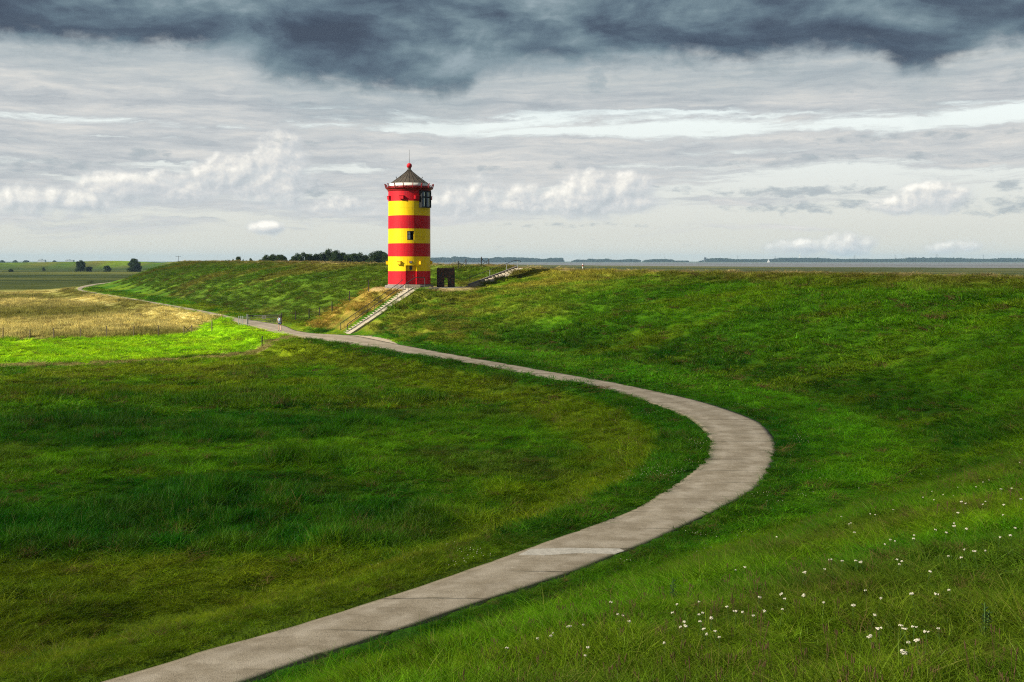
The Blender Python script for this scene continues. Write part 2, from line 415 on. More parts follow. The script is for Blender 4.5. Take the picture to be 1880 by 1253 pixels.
def sward(x, y):
    """colour, blade height, keep mask at ground points"""
    z, q = land(x, y, True)
    n1 = fbm(x, y * 1.4, 9, 4, 1.0); n2 = fbm(x, y, 2.2, 3, 4.0); n3 = fbm(x, y * 2.2, 26, 3, 8.0); n4 = fbm(x, y, .7, 2, 12.0)
    deep = C_(.028, .130, .003); mid = C_(.108, .275, .004); yel = C_(.205, .275, .007); dry = C_(.30, .215, .045); brown = C_(.115, .085, .022)
    def mix(a, b, f): return a * (1 - f[:, None]) + b * f[:, None]
    a = np.clip((n1 - .5) * 3.0 + (n2 - .5) * 1.4 + .5, 0, 1)
    c = mix(deep[None], mid[None], a)
    c = mix(c, yel[None], np.clip((n3 - .47) * 3.2 + (n2 - .5) * 1.8 + (n4 - .5) * .9, 0, .85))
    c = mix(c, brown[None], np.clip((fbm(x, y, 3.3, 4, 21.) - .58) * 4.5, 0, .6) * np.where(q['between'] & (y > 34), .35, .55))
    h = .075 + .07 * n2
    dp, off, dt, dc, t = q['dp'], q['off'], q['dt'], q['dc'], q['t']
    field = (dp < 0) & (dt < 0)
    # the meadow inside the bend: long dark grass in drifts, mown yellow verge
    longg = sstep(.50, .60, n3 * .55 + n1 * .45) * sstep(4, 8, off) * field * sstep(76, 68, y)
    c = mix(c, deep[None] * 1.0, longg * .65)
    h = np.where(field, .085 + .24 * longg + .08 * n2, h)
    verge = field * sstep(1.5, 2.2, off) * (1 - sstep(4.3, 6.5, off + (n2 - .5) * 3))
    c = mix(c, yel[None] * .9, verge * .65 * sstep(.35, .6, n1 + .1))
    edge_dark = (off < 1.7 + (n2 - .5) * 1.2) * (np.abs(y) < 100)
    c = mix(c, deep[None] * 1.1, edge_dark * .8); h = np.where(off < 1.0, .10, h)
    # broad yellower belt nearest the camera on the left
    belt = field * sstep(33.4, 31.8, y + (n2 - .5) * 2.4 + np.maximum(x + 4, 0) * .9)
    c = mix(c, yel[None] * .80, belt * .60 * sstep(.25, .6, n1 + .15)); h = np.where(belt > .5, .08 + .04 * n2, h)
    tall = field * sstep(31.8, 33.0, y + (n2 - .5) * 2.4) * sstep(41, 37.5, y + (n1 - .5) * 9) * sstep(0, -5, x + (n1 - .5) * 8)
    tall = np.maximum(tall, field * sstep(51, 53, y + (n2 - .5) * 3) * sstep(61, 57, y + (n1 - .5) * 8) * sstep(-2, -8, x + (n1 - .5) * 8) * .8)
    c = mix(c, C_(.026, .150, .005)[None], tall * .65); h = np.maximum(h, tall * (.30 + .16 * n4))
    lush = belt * np.exp(-((off - 4.3 - (n1 - .5) * 1.6) / .62) ** 2) * sstep(.35, .5, n2 + .1)
    c = mix(c, C_(.020, .16, .005)[None], lush * .9); h = np.where(lush > .4, .15, h)
    # dike face
    dk = q['between']
    c = mix(c, mid[None] * 1.0, dk * .45)
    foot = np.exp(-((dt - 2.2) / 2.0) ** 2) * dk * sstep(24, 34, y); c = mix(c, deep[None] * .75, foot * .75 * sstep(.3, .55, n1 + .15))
    berm = (dp > 0) & (dt < 0) & (off > 1.2) & (y > 27); c = mix(c, C_(.095, .31, .005)[None], berm * .6 * sstep(96, 88, y))
    streak = fbm(x * .5 + y * .9, (x - y) * .22, 2.5, 3, 31.)
    c = mix(c, yel[None], dk * np.clip((streak - .57) * 2.6, 0, .38))
    nearface = dk * sstep(45, 25, np.hypot(x, y))
    c = mix(c, C_(.10, .10, .016)[None], nearface * np.clip((fbm(x * .7 + y * .7, (x - y) * .5, 3.0, 3, 77.) - .52) * 3, 0, .4)); h = np.where(nearface > .05, .06 + .075 * n2, h)
    topdry = sstep(.80, 1.0, t + (n2 - .5) * .2) * dk
    c = mix(c, dry[None] * .85, topdry * .60 * sstep(50, 80, y))
    # lit shoulder by the tower and the crest there
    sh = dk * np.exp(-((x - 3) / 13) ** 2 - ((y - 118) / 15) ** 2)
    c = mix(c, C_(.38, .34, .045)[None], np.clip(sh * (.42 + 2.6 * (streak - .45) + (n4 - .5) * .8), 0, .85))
    # left dike: cloud shade put into a darker green, with straw streaks
    ld = dk * (y > 125) * (x < 2)
    c = mix(c, C_(.072, .118, .012)[None], ld * .65)
    c = mix(c, dry[None] * .7, ld * np.clip((fbm(x * .6 + y * .8, (x - y) * .18, 6, 3, 41.) - .55) * 3.5, 0, .5))
    h = np.where(dk & (y > 60), .13 + .08 * n2, h)
    # mound: dry seeding bank to the left of the stairs
    mound = q['near'] & (q['m'] > .4) & (q['m'] > z - .3) & (y < 124)
    drybank = mound & (q['side'] > .62)
    c = mix(c, C_(.40, .27, .055)[None], drybank * np.clip(.80 + (n4 - .5) * 1.2, .3, .95)); h = np.where(drybank, .20, h)
    rb = mound & (q['side'] < -.7)
    c = mix(c, C_(.24, .24, .03)[None], rb * np.clip(.35 + (n4 - .5) * 2.0, 0, .8))
    plat = q['near'] & (q['m1'] >= PLAT - .3)
    c = mix(c, C_(.42, .31, .15)[None], plat * .85); h = np.where(plat, .04, h)
    # lowland beyond
    wx = x + (n2 - .5) * 3.0; wy = y + (n1 - .5) * 5.0
    hay = inpoly(wx, wy, hay_poly) & (dp < 0) & (off > .3)
    hg = np.clip((fbm(x, y * .6, 26, 4, 51.) - .47) * 4 + sstep(150, 260, y) * .75, 0, .85)
    ch = mix(C_(.64, .54, .19)[None] * (.75 + .5 * n4[:, None]), C_(.19, .19, .03)[None], hg)
    c = np.where(hay[:, None], ch, c); h = np.where(hay, (.30 + .1 * n2) * (.45 + .55 * sstep(2, 9, off)), h)
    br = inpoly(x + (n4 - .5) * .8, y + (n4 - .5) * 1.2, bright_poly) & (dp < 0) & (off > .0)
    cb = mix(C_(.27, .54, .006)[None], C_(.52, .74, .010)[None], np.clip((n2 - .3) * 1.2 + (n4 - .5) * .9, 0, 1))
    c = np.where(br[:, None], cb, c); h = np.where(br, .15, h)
    dtk = np.abs(polydist(x, y, TRACK))
    tk = (dtk < 1.35 + (n4 - .5) * .8) & (dp < 0)
    c = np.where(tk[:, None], (C_(.33, .29, .10) * (.7 + .6 * n4[:, None])), c); h = np.where(tk, .05, h)
    rest = field & ~hay & ~br & (y > 190)
    stripes = fbm(x * .12, y, 60, 3, 61.)
    cf = mix(C_(.055, .070, .012)[None], C_(.17, .17, .028)[None], np.clip((stripes - .42) * 4 + (n1 - .5), 0, 1))  # cloud shade over the far fields is put into this darker olive
    cf = mix(cf, C_(.018, .035, .008)[None], np.clip((fbm(x * .25, y, 34, 3, 71.) - .55) * 6, 0, .9))
    cf = mix(cf, C_(.045, .072, .012)[None], (sstep(900, 1150, y)))
    c = np.where(rest[:, None], cf, c); h = np.where(rest, .35, h)
    # salt marsh outside
    om = dc > 0
    cm_ = mix(C_(.050, .062, .014)[None], C_(.13, .125, .03)[None], np.clip((fbm(x * .4, y, 90, 3, 81.) - .45) * 4 + (n1 - .5), 0, 1))
    c = np.where((om & (dc > 12))[:, None], cm_, c)
    cl = om & (dc < 2.6)
    c = np.where(cl[:, None] & (y[:, None] > 30), C_(.36, .29, .12) * (.8 + .4 * n4[:, None]), c); h = np.where(cl, .06, h)
    keep = (off > 0.0)
    return z, c, h, keep, q


# ------------------------------------------------------------------ materials
def material(name, color, rough=0.7, metallic=0.0, var=0.0, vscale=3.0, bump=0.0, bscale=20.0, spec=0.3, coat=0.0):
    m = bpy.data.materials.new(name); m.use_nodes = True
    t = m.node_tree; b = t.nodes['Principled BSDF']
    b.inputs['Roughness'].default_value = rough; b.inputs['Metallic'].default_value = metallic
    b.inputs['Specular IOR Level'].default_value = spec
    b.inputs['Coat Weight'].default_value = coat
    g = t.nodes.new('ShaderNodeNewGeometry')
    P = S(t, g.outputs['Position'])
    if var > 0:
        n = noise(t, P, vscale, 5, .6)
        f = ((n - .5) * 2.2 + .5)._m('MULTIPLY', 1.0, clamp=True)
        c = mixc(t, f, tuple(max(0, c * (1 - var)) for c in color), tuple(min(1, c * (1 + var)) for c in color))
        t.links.new(c.k, b.inputs['Base Color'])
    else:
        b.inputs['Base Color'].default_value = (*color, 1)
    if bump > 0:
        bn = t.nodes.new('ShaderNodeBump'); bn.inputs['Strength'].default_value = 1.0; bn.inputs['Distance'].default_value = bump
        n2 = noise(t, P, bscale, 4, .6)
        t.links.new(n2.k, bn.inputs['Height']); t.links.new(bn.outputs[0], b.inputs['Normal'])
    return m


def ground_material():
    m = bpy.data.materials.new('sward_ground'); m.use_nodes = True
    t = m.node_tree; b = t.nodes['Principled BSDF']
    b.inputs['Roughness'].default_value = .95; b.inputs['Specular IOR Level'].default_value = .08
    at = t.nodes.new('ShaderNodeAttribute'); at.attribute_name = 'gcol'
    g = t.nodes.new('ShaderNodeNewGeometry'); P = S(t, g.outputs['Position'])
    n = noise(t, P, 1.3, 6, .7); n2 = noise(t, P, 9.0, 4, .6)
    sp = t.nodes.new('ShaderNodeSeparateXYZ'); t.links.new(P.k, sp.inputs[0])
    stretched = comb(t, S(t, sp.outputs[0]) * .35, S(t, sp.outputs[1]) * 1.0, 0.0)
    n3 = noise(t, stretched, .22, 6, .68)
    f = (n * .45 + n2 * .25 + n3 * .5).step(.42, .78)
    c = mixc(t, f, mixc(t, 1.0, S(t, at.outputs[0]), (.42, .50, .42), 'MULTIPLY'), mixc(t, 1.0, S(t, at.outputs[0]), (1.45, 1.4, 1.4), 'MULTIPLY'))
    t.links.new(c.k, b.inputs['Base Color'])
    bn = t.nodes.new('ShaderNodeBump'); bn.inputs['Strength'].default_value = .9; bn.inputs['Distance'].default_value = .25
    t.links.new((n * .6 + n2 * .35).k, bn.inputs['Height']); t.links.new(bn.outputs[0], b.inputs['Normal'])
    return m


def blade_material():
    m = bpy.data.materials.new('grass_blade'); m.use_nodes = True
    t = m.node_tree; t.nodes.clear()
    at = t.nodes.new('ShaderNodeAttribute'); at.attribute_type = 'INSTANCER'; at.attribute_name = 'gcol'
    bl = t.nodes.new('ShaderNodeAttribute'); bl.attribute_name = 'tone'
    k = S(t, bl.outputs[2])
    c = mixc(t, k, mixc(t, 1.0, S(t, at.outputs[0]), (.45, .52, .4), 'MULTIPLY'), mixc(t, 1.0, S(t, at.outputs[0]), (1.5, 1.42, 1.4), 'MULTIPLY'))
    c = mixc(t, k.step(.90, .97), c, mixc(t, .6, c, (.24, .17, .06)))
    d = t.nodes.new('ShaderNodeBsdfDiffuse'); tr = t.nodes.new('ShaderNodeBsdfTranslucent'); gl = t.nodes.new('ShaderNodeBsdfGlossy')
    gl.inputs['Roughness'].default_value = .45; gl.inputs[0].default_value = (.9, .95, .8, 1)
    t.links.new(c.k, d.inputs[0]); t.links.new(c.k, tr.inputs[0])
    m1 = t.nodes.new('ShaderNodeMixShader'); m1.inputs[0].default_value = .35
    t.links.new(d.outputs[0], m1.inputs[1]); t.links.new(tr.outputs[0], m1.inputs[2])
    m2 = t.nodes.new('ShaderNodeMixShader'); m2.inputs[0].default_value = .006
    t.links.new(m1.outputs[0], m2.inputs[1]); t.links.new(gl.outputs[0], m2.inputs[2])
    o = t.nodes.new('ShaderNodeOutputMaterial'); t.links.new(m2.outputs[0], o.inputs[0])
    return m


def foliage_material(name, a, b_):
    m = bpy.data.materials.new(name); m.use_nodes = True
    t = m.node_tree; t.nodes.clear()
    bl = t.nodes.new('ShaderNodeAttribute'); bl.attribute_name = 'tone'
    c = mixc(t, S(t, bl.outputs[2]), a, b_)
    d = t.nodes.new('ShaderNodeBsdfDiffuse'); tr = t.nodes.new('ShaderNodeBsdfTranslucent')
    t.links.new(c.k, d.inputs[0]); t.links.new(c.k, tr.inputs[0])
    m1 = t.nodes.new('ShaderNodeMixShader'); m1.inputs[0].default_value = .25
    t.links.new(d.outputs[0], m1.inputs[1]); t.links.new(tr.outputs[0], m1.inputs[2])
    o = t.nodes.new('ShaderNodeOutputMaterial'); t.links.new(m1.outputs[0], o.inputs[0])
    return m


def concrete_path_material():
    m = bpy.data.materials.new('path_concrete'); m.use_nodes = True
    t = m.node_tree; b = t.nodes['Principled BSDF']
    b.inputs['Roughness'].default_value = .9; b.inputs['Specular IOR Level'].default_value = .15
    g = t.nodes.new('ShaderNodeNewGeometry'); P = S(t, g.outputs['Position'])
    sp = t.nodes.new('ShaderNodeSeparateXYZ'); t.links.new(P.k, sp.inputs[0]); X = S(t, sp.outputs[0]); Y = S(t, sp.outputs[1])
    n = noise(t, P, 1.1, 6, .65); fine = noise(t, P, 38.0, 4, .75); bands = noise(t, comb(t, X * .25, Y * 2.6, 0.0), 1.0, 5, .65)
    wob = noise(t, comb(t, X * .8, Y * .2, 4.0), 1.5, 3, .6)
    c = ramp(t, n * .62 + bands * .38, [(.30, (.205, .165, .110)), (.47, (.30, .248, .175)), (.60, (.375, .318, .235)), (.75, (.47, .41, .315))])
    sc = ramp(t, fine, [(.30, .35), (.44, .88), (.60, 1.05), (.72, 1.55)])
    c = mixc(t, 1.0, c, sc, 'MULTIPLY')
    # cross joints every 2.1 m, some worn to nothing
    ph = ((Y + (wob - .5) * .14) / 2.1)._m('FRACT'); dj = (ph - .5).ab() * 2.1
    jm = (1.0 - dj.step(.008, .055)) * noise(t, comb(t, X * .25, Y * .9, 7.0), 1.0, 2, .5).step(.38, .58)
    c = mixc(t, jm * .80, c, (.055, .05, .03))
    st_ = noise(t, P, .42, 6, .7); c = mixc(t, st_.step(.50, .72) * .42, c, (.17, .14, .10))
    sm_ = noise(t, P, 4.5, 5, .7); c = mixc(t, sm_.step(.58, .76) * .40, c, (.58, .52, .42)); c = mixc(t, (1.0 - sm_).step(.60, .76) * .45, c, (.13, .11, .075))
    vo = t.nodes.new('ShaderNodeTexVoronoi'); vo.feature = 'DISTANCE_TO_EDGE'; vo.inputs['Scale'].default_value = .33
    vw = t.nodes.new('ShaderNodeVectorMath'); vw.operation = 'ADD'; t.links.new(P.k, vw.inputs[0]); nn_ = t.nodes.new('ShaderNodeTexNoise'); nn_.inputs['Scale'].default_value = 1.6; nn_.inputs['Detail'].default_value = 6
    t.links.new(P.k, nn_.inputs['Vector']); t.links.new(nn_.outputs[1], vw.inputs[1]); t.links.new(vw.outputs[0], vo.inputs['Vector'])
    ck = (1.0 - S(t, vo.outputs[0]).step(.003, .012)) * noise(t, P, .25, 2, .5).step(.58, .66); c = mixc(t, ck * .40, c, (.05, .045, .03))
    aw = t.nodes.new('ShaderNodeAttribute'); aw.attribute_name = 'wheel'; c = mixc(t, S(t, aw.outputs[2]) * n.step(.35, .6) * .30, c, (.56, .49, .39))
    at = t.nodes.new('ShaderNodeAttribute'); at.attribute_name = 'rim'
    rim = S(t, at.outputs[2]) + (n - .5) * .5
    c = mixc(t, rim.step(.75, 1.05) * .6, c, (.10, .10, .035))
    t.links.new(c.k, b.inputs['Base Color'])
    bn = t.nodes.new('ShaderNodeBump'); bn.inputs['Distance'].default_value = .012
    t.links.new((fine - jm * 1.5).k, bn.inputs['Height']); t.links.new(bn.outputs[0], b.inputs['Normal'])
    return m


GROUND = ground_material(); BLADE = blade_material(); PATHM = concrete_path_material()
def paint(name, color, dirt, seed):
    """gloss faded by weather, with faint run-down streaks and plate joints"""
    m = material(name, color, .5, spec=.22); t = m.node_tree; b = t.nodes['Principled BSDF']
    tcn = t.nodes.new('ShaderNodeTexCoord'); sp = t.nodes.new('ShaderNodeSeparateXYZ'); t.links.new(tcn.outputs['Object'], sp.inputs[0])
    x, y, z = (S(t, sp.outputs[i]) for i in range(3)); th = x._m('ARCTAN2', y)
    run = noise(t, comb(t, th * 16.0, z * .55, seed), 1.0, 6, .65); blot = noise(t, comb(t, th * 2.4, z * .8, seed + 3), 1.0, 5, .6)
    pl = ((th * 1.2732 + (z * .62)._m('FLOOR') * .37)._m('FRACT') - .5).ab()
    jn = 1.0 - pl.step(.004, .020)
    hz = 1.0 - ((z * .62)._m('FRACT') - .5).ab().step(.004, .016)
    f = (run.step(.46, .74) * .62 + blot.step(.46, .78) * .40 + jn.mx(hz) * .50)._m('MULTIPLY', 1.0, clamp=True)
    c = mixc(t, f, color, dirt); t.links.new(c.k, b.inputs['Base Color'])
    bn = t.nodes.new('ShaderNodeBump'); bn.inputs['Distance'].default_value = .02
    t.links.new((blot * .6 + jn * .4).k, bn.inputs['Height']); t.links.new(bn.outputs[0], b.inputs['Normal'])
    return m


RED = paint('red_paint', (.58, .010, .020), (.27, .012, .022), 1.0)
YELLOW = paint('yellow_paint', (.93, .62, .004), (.62, .36, .008), 9.0)
DKRED = material('dark_red_paint', (.22, .008, .010), .45, var=.15)
WHITE = material('white_paint', (.72, .70, .62), .5, var=.08)
SLATE = material('roof_copper_brown', (.075, .060, .045), .6, var=.35, vscale=2.5, bump=.01)
BLACK = material('black_paint', (.010, .011, .013), .4)
DARKIN = material('dark_interior', (.006, .006, .007), .8)
GLASS = material('window_glass', (.10, .13, .16), .06, spec=1.0, metallic=.55)
METAL = material('galvanised_steel', (.42, .44, .45), .45, metallic=.6, var=.2)
DKMETAL = material('dark_steel', (.06, .06, .058), .5, metallic=.3)
STONE = material('grey_concrete', (.33, .30, .25), .9, var=.25, vscale=3, bump=.01)
STEPM = material('step_concrete', (.36, .31, .225), .9, var=.2, vscale=4, bump=.01)
PLINTH = material('plinth_stone', (.22, .19, .17), .9, var=.3, vscale=3, bump=.02)
WOOD = material('weathered_wood', (.13, .095, .065), .85, var=.35, vscale=6)
DWOOD = material('dark_tarred_wood', (.035, .030, .026), .85, var=.3, vscale=6)
RUST = material('padlock_rust', (.22, .11, .08), .6, var=.7, vscale=14, metallic=.3)
SKIN = material('skin', (.62, .40, .30), .6)
FARBLUE = None


# ------------------------------------------------------------------ mesh builder
class MB:
    def __init__(s): s.v, s.f, s.m = [], [], []
    def quad(s, pts, mi=0):
        k = len(s.v); s.v += [tuple(p) for p in pts]; s.f.append(tuple(range(k, k + len(pts)))); s.m.append(mi)
    def box(s, c, size, rot=None, mi=0):
        hx, hy, hz = size[0] / 2, size[1] / 2, size[2] / 2; k = len(s.v)
        for dx_, dy_, dz_ in [(-1, -1, -1), (1, -1, -1), (1, 1, -1), (-1, 1, -1), (-1, -1, 1), (1, -1, 1), (1, 1, 1), (-1, 1, 1)]:
            p = Vector((dx_ * hx, dy_ * hy, dz_ * hz))
            if rot is not None: p = rot @ p
            s.v.append(tuple(p + Vector(c)))
        for f in [(0, 3, 2, 1), (4, 5, 6, 7), (0, 1, 5, 4), (1, 2, 6, 5), (2, 3, 7, 6), (3, 0, 4, 7)]:
            s.f.append(tuple(k + i for i in f)); s.m.append(mi)
        return s
    def tube(s, p0, p1, r0, r1=None, n=8, mi=0, cap=True):
        r1 = r0 if r1 is None else r1
        p0, p1 = Vector(p0), Vector(p1); d = (p1 - p0).normalized()
        a = d.orthogonal().normalized(); b = d.cross(a); k = len(s.v)
        for p, r in ((p0, r0), (p1, r1)):
            for i in range(n):
                t = 2 * math.pi * i / n
                s.v.append(tuple(p + (a * math.cos(t) + b * math.sin(t)) * r))
        for i in range(n):
            j = (i + 1) % n; s.f.append((k + i, k + j, k + n + j, k + n + i)); s.m.append(mi)
        if cap:
            s.f.append(tuple(k + i for i in reversed(range(n)))); s.m.append(mi)
            s.f.append(tuple(k + n + i for i in range(n))); s.m.append(mi)
        return s
    def poly(s, pts, r, n=8, mi=0):
        for a, b in zip(pts[:-1], pts[1:]): s.tube(a, b, r, r, n, mi)
        return s
    def lathe(s, prof, n=64, c=(0, 0, 0), mi=0):
        k = len(s.v)
        for (r, z) in prof:
            for i in range(n):
                t = 2 * math.pi * i / n; s.v.append((c[0] + r * math.cos(t), c[1] + r * math.sin(t), c[2] + z))
        for q in range(len(prof) - 1):
            for i in range(n):
                j = (i + 1) % n; s.f.append((k + q * n + i, k + q * n + j, k + (q + 1) * n + j, k + (q + 1) * n + i)); s.m.append(mi)
        return s
    def sphere(s, c, r, n=14, m=10, sc=(1, 1, 1), mi=0):
        prof = []
        k = len(s.v)
        for q in range(m + 1):
            t = math.pi * q / m
            for i in range(n):
                a = 2 * math.pi * i / n
                s.v.append((c[0] + r * sc[0] * math.sin(t) * math.cos(a), c[1] + r * sc[1] * math.sin(t) * math.sin(a), c[2] + r * sc[2] * math.cos(t)))
        for q in range(m):
            for i in range(n):
                j = (i + 1) % n; s.f.append((k + q * n + i, k + (q + 1) * n + i, k + (q + 1) * n + j, k + q * n + j)); s.m.append(mi)
        return s
    def build(s, name, mats, parent=None, smooth=False, loc=None, rot=None, bevel=0.0):
        me = bpy.data.meshes.new(name); me.from_pydata(s.v, [], s.f); me.update()
        if not isinstance(mats, (list, tuple)): mats = [mats]
        for m in mats: me.materials.append(m)
        me.polygons.foreach_set('material_index', s.m)
        if smooth: me.polygons.foreach_set('use_smooth', [True] * len(me.polygons))
        o = bpy.data.objects.new(name, me); col.objects.link(o)
        if parent: o.parent = parent
        if loc: o.location = loc
        if rot: o.rotation_euler = rot
        if bevel:
            b = o.modifiers.new('bevel', 'BEVEL'); b.width = bevel; b.segments = 2; b.limit_method = 'ANGLE'
        return o


def tag(o, label=None, cat=None, group=None, kind=None):
    if label: o['label'] = label
    if cat: o['category'] = cat
    if group: o['group'] = group
    if kind: o['kind'] = kind
    return o


def empty(name, loc, label, cat, group=None, rz=0.0):
    o = bpy.data.objects.new(name, None); col.objects.link(o)
    o.location = loc; o.rotation_euler = (0, 0, rz); o.empty_display_size = .3
    return tag(o, label, cat, group)


def copy_tree(o, parent=None):
    c = o.copy(); col.objects.link(c)
    if parent: c.parent = parent
    for ch in [k for k in bpy.data.objects if k.parent == o]: copy_tree(ch, c)
    return c


def raw_mesh(name, V, Fq, mat, attr=None):
    me = bpy.data.meshes.new(name)
    V = np.asarray(V, np.float32); Fq = np.asarray(Fq, np.int32)
    me.vertices.add(len(V)); me.vertices.foreach_set('co', V.ravel())
    k = Fq.shape[1]
    me.loops.add(Fq.size); me.loops.foreach_set('vertex_index', Fq.ravel())
    me.polygons.add(len(Fq)); me.polygons.foreach_set('loop_start', np.arange(0, Fq.size, k, dtype=np.int32))
    me.update(calc_edges=True); me.validate()
    me.materials.append(mat)
    if attr:
        for nm, (typ, dom, data) in attr.items():
            a = me.attributes.new(nm, typ, dom)
            a.data.foreach_set('color' if 'COLOR' in typ else 'vector' if 'VECTOR' in typ else 'value', np.asarray(data, np.float32).ravel())
    return me


# ------------------------------------------------------------------ ground sheet
def axis(parts):
    out = []
    for a, b, st in parts: out += list(np.arange(a, b, st))
    return out


gx = [-x for x in np.geomspace(70, 13000, 90)[::-1]] + axis([(-69.5, -46, .8), (-46, 42, .38), (42, 60, .8)]) + list(np.geomspace(61, 13000, 80))
gy = [-x for x in np.geomspace(30, 700, 24)[::-1]] + axis([(-28, 2, 1.5), (2, 60, .3), (60, 145, .36), (145, 200, .8)]) + list(np.geomspace(201, 13000, 210))
gx = np.array(gx); gy = np.array(gy)
XX, YY = np.meshgrid(gx, gy)
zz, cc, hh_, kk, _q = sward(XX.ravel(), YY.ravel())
# dark soil, and the shade between near tufts put into the ground colour
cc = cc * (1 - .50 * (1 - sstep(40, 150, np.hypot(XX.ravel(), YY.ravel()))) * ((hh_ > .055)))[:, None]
nx, ny = len(gx), len(gy)
idx = np.arange(nx * ny).reshape(ny, nx)
quads = np.stack([idx[:-1, :-1], idx[:-1, 1:], idx[1:, 1:], idx[1:, :-1]], -1).reshape(-1, 4)
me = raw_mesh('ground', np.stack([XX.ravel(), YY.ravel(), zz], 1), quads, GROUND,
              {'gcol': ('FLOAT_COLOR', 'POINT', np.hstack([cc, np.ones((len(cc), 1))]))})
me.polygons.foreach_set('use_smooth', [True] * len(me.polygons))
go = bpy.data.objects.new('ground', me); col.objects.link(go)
tag(go, kind='structure')

# path slab
nP = len(MID); cross = 13
V = []; rim = []; whl = []
for i in range(nP):
    a = INN[i]; b = OUT[i]
    j = (fbm(np.array([i * .9]), np.array([3.]), 3, 3)[0] - .5) * .18; j2 = (fbm(np.array([i * .9]), np.array([33.]), 3, 3)[0] - .5) * .18
    d = (b - a) / np.hypot(*(b - a)); a2 = a + d * j; b2 = b + d * j2
    V.append((a2[0], a2[1], -.18)); rim.append(1.); whl.append(0.)
    for k in range(cross):
        f = k / (cross - 1); p = a2 * (1 - f) + b2 * f
        V.append((p[0], p[1], .018 + .02 * math.sin(math.pi * f))); rim.append(abs(2 * f - 1) ** 3); whl.append(math.exp(-((abs(2 * f - 1) - .48) / .2) ** 2))
    V.append((b2[0], b2[1], -.18)); rim.append(1.); whl.append(0.)
rw = cross + 2
Fq = [(i * rw + k, i * rw + k + 1, (i + 1) * rw + k + 1, (i + 1) * rw + k) for i in range(nP - 1) for k in range(rw - 1)]
me = raw_mesh('path', V, Fq, PATHM, {'rim': ('FLOAT', 'POINT', rim), 'wheel': ('FLOAT', 'POINT', whl)})
o = bpy.data.objects.new('path', me); col.objects.link(o); tag(o, kind='structure')


def sheet(name, pts, z, mat, thick=.12):
    m = MB(); n = len(pts)
    top = [(x, y, z) for x, y in pts]; bot = [(x, y, z - thick) for x, y in pts]
    m.quad(top)
    for i in range(n):
        j = (i + 1) % n; m.quad([top[i], bot[i], bot[j], top[j]])
    return tag(m.build(name, mat), kind='structure')


ap = [flat(px, py) for px, py in [(560, 616), (583, 613.2), (604, 611.5), (622, 609.8), (630, 608), (645, 608), (664, 611), (690, 616), (712, 622), (732, 633.5), (700, 633), (650, 625)]]
sheet('forecourt', ap, .012, material('sandy_concrete', (.43, .35, .25), .9, var=.2, vscale=2, bump=.01))
pt = [flat(px, py) for px, py in [(952, 1022), (975, 1011), (1040, 1009), (1138, 1010.5), (1146, 1015), (1130, 1020), (1060, 1019), (1000, 1023)]]
sheet('path_patch', pt, .044, material('pale_mortar', (.42, .385, .32), .85, var=.25, vscale=8, bump=.01), .02)

# sea and far shore
seam = bpy.data.materials.new('tidal_water'); seam.use_nodes = True
t = seam.node_tree; b = t.nodes['Principled BSDF']
b.inputs['Base Color'].default_value = (.13, .125, .12, 1); b.inputs['Roughness'].default_value = .55; b.inputs['Specular IOR Level'].default_value = .35
g = t.nodes.new('ShaderNodeNewGeometry'); sp = t.nodes.new('ShaderNodeSeparateXYZ'); t.links.new(g.outputs['Position'], sp.inputs[0])
n = noise(t, comb(t, S(t, sp.outputs[0]) * .002, S(t, sp.outputs[1]) * .008, 0.0), 1.0, 5, .6)
t.links.new(ramp(t, n, [(.3, (.10, .10, .10)), (.7, (.21, .20, .185))]).k, b.inputs['Base Color'])
m = MB(); m.quad([(-60, 700, .2), (13000, 700, .2), (13000, 12500, .2), (-1500, 12500, .2), (-320, 2300, .2)])
tag(m.build('sea', seam), kind='structure')
m = MB()
shore = [(-13000, 6600), (-1500, 6500), (-300, 6200), (300, 6100), (1500, 6000), (2800, 6050), (4500, 5950), (8000, 6100), (13000, 6600)]
for (a, b_) in zip(shore[:-1], shore[1:]):
    m.quad([(a[0], a[1], -.5), (b_[0], b_[1], -.5), (b_[0], b_[1] + 30, 3.5), (a[0], a[1] + 30, 3.5)])
    m.quad([(a[0], a[1] + 30, 3.5), (b_[0], b_[1] + 30, 3.5), (b_[0], 13000, 3.5), (a[0], 13000, 3.5)])
tag(m.build('far_shore', material('far_fields', (.07, .09, .03), .95, var=.3, vscale=.002)), kind='structure')

# ------------------------------------------------------------------ lighthouse
LX, LY = TOWER
RZ = math.atan2(-LX, LY)
lt = empty('lighthouse', (LX, LY, PLAT), 'round lighthouse striped in bright red and yellow with a dark cone roof', 'lighthouse', rz=RZ)
RAD = 2.34


def rad(phi, r, z):
    """phi in degrees from the camera-facing front, positive to the right"""
    p = R(phi); return Vector((math.sin(p) * r, -math.cos(p) * r, z))


def radrot(phi): return Matrix.Rotation(R(phi), 3, 'Z')


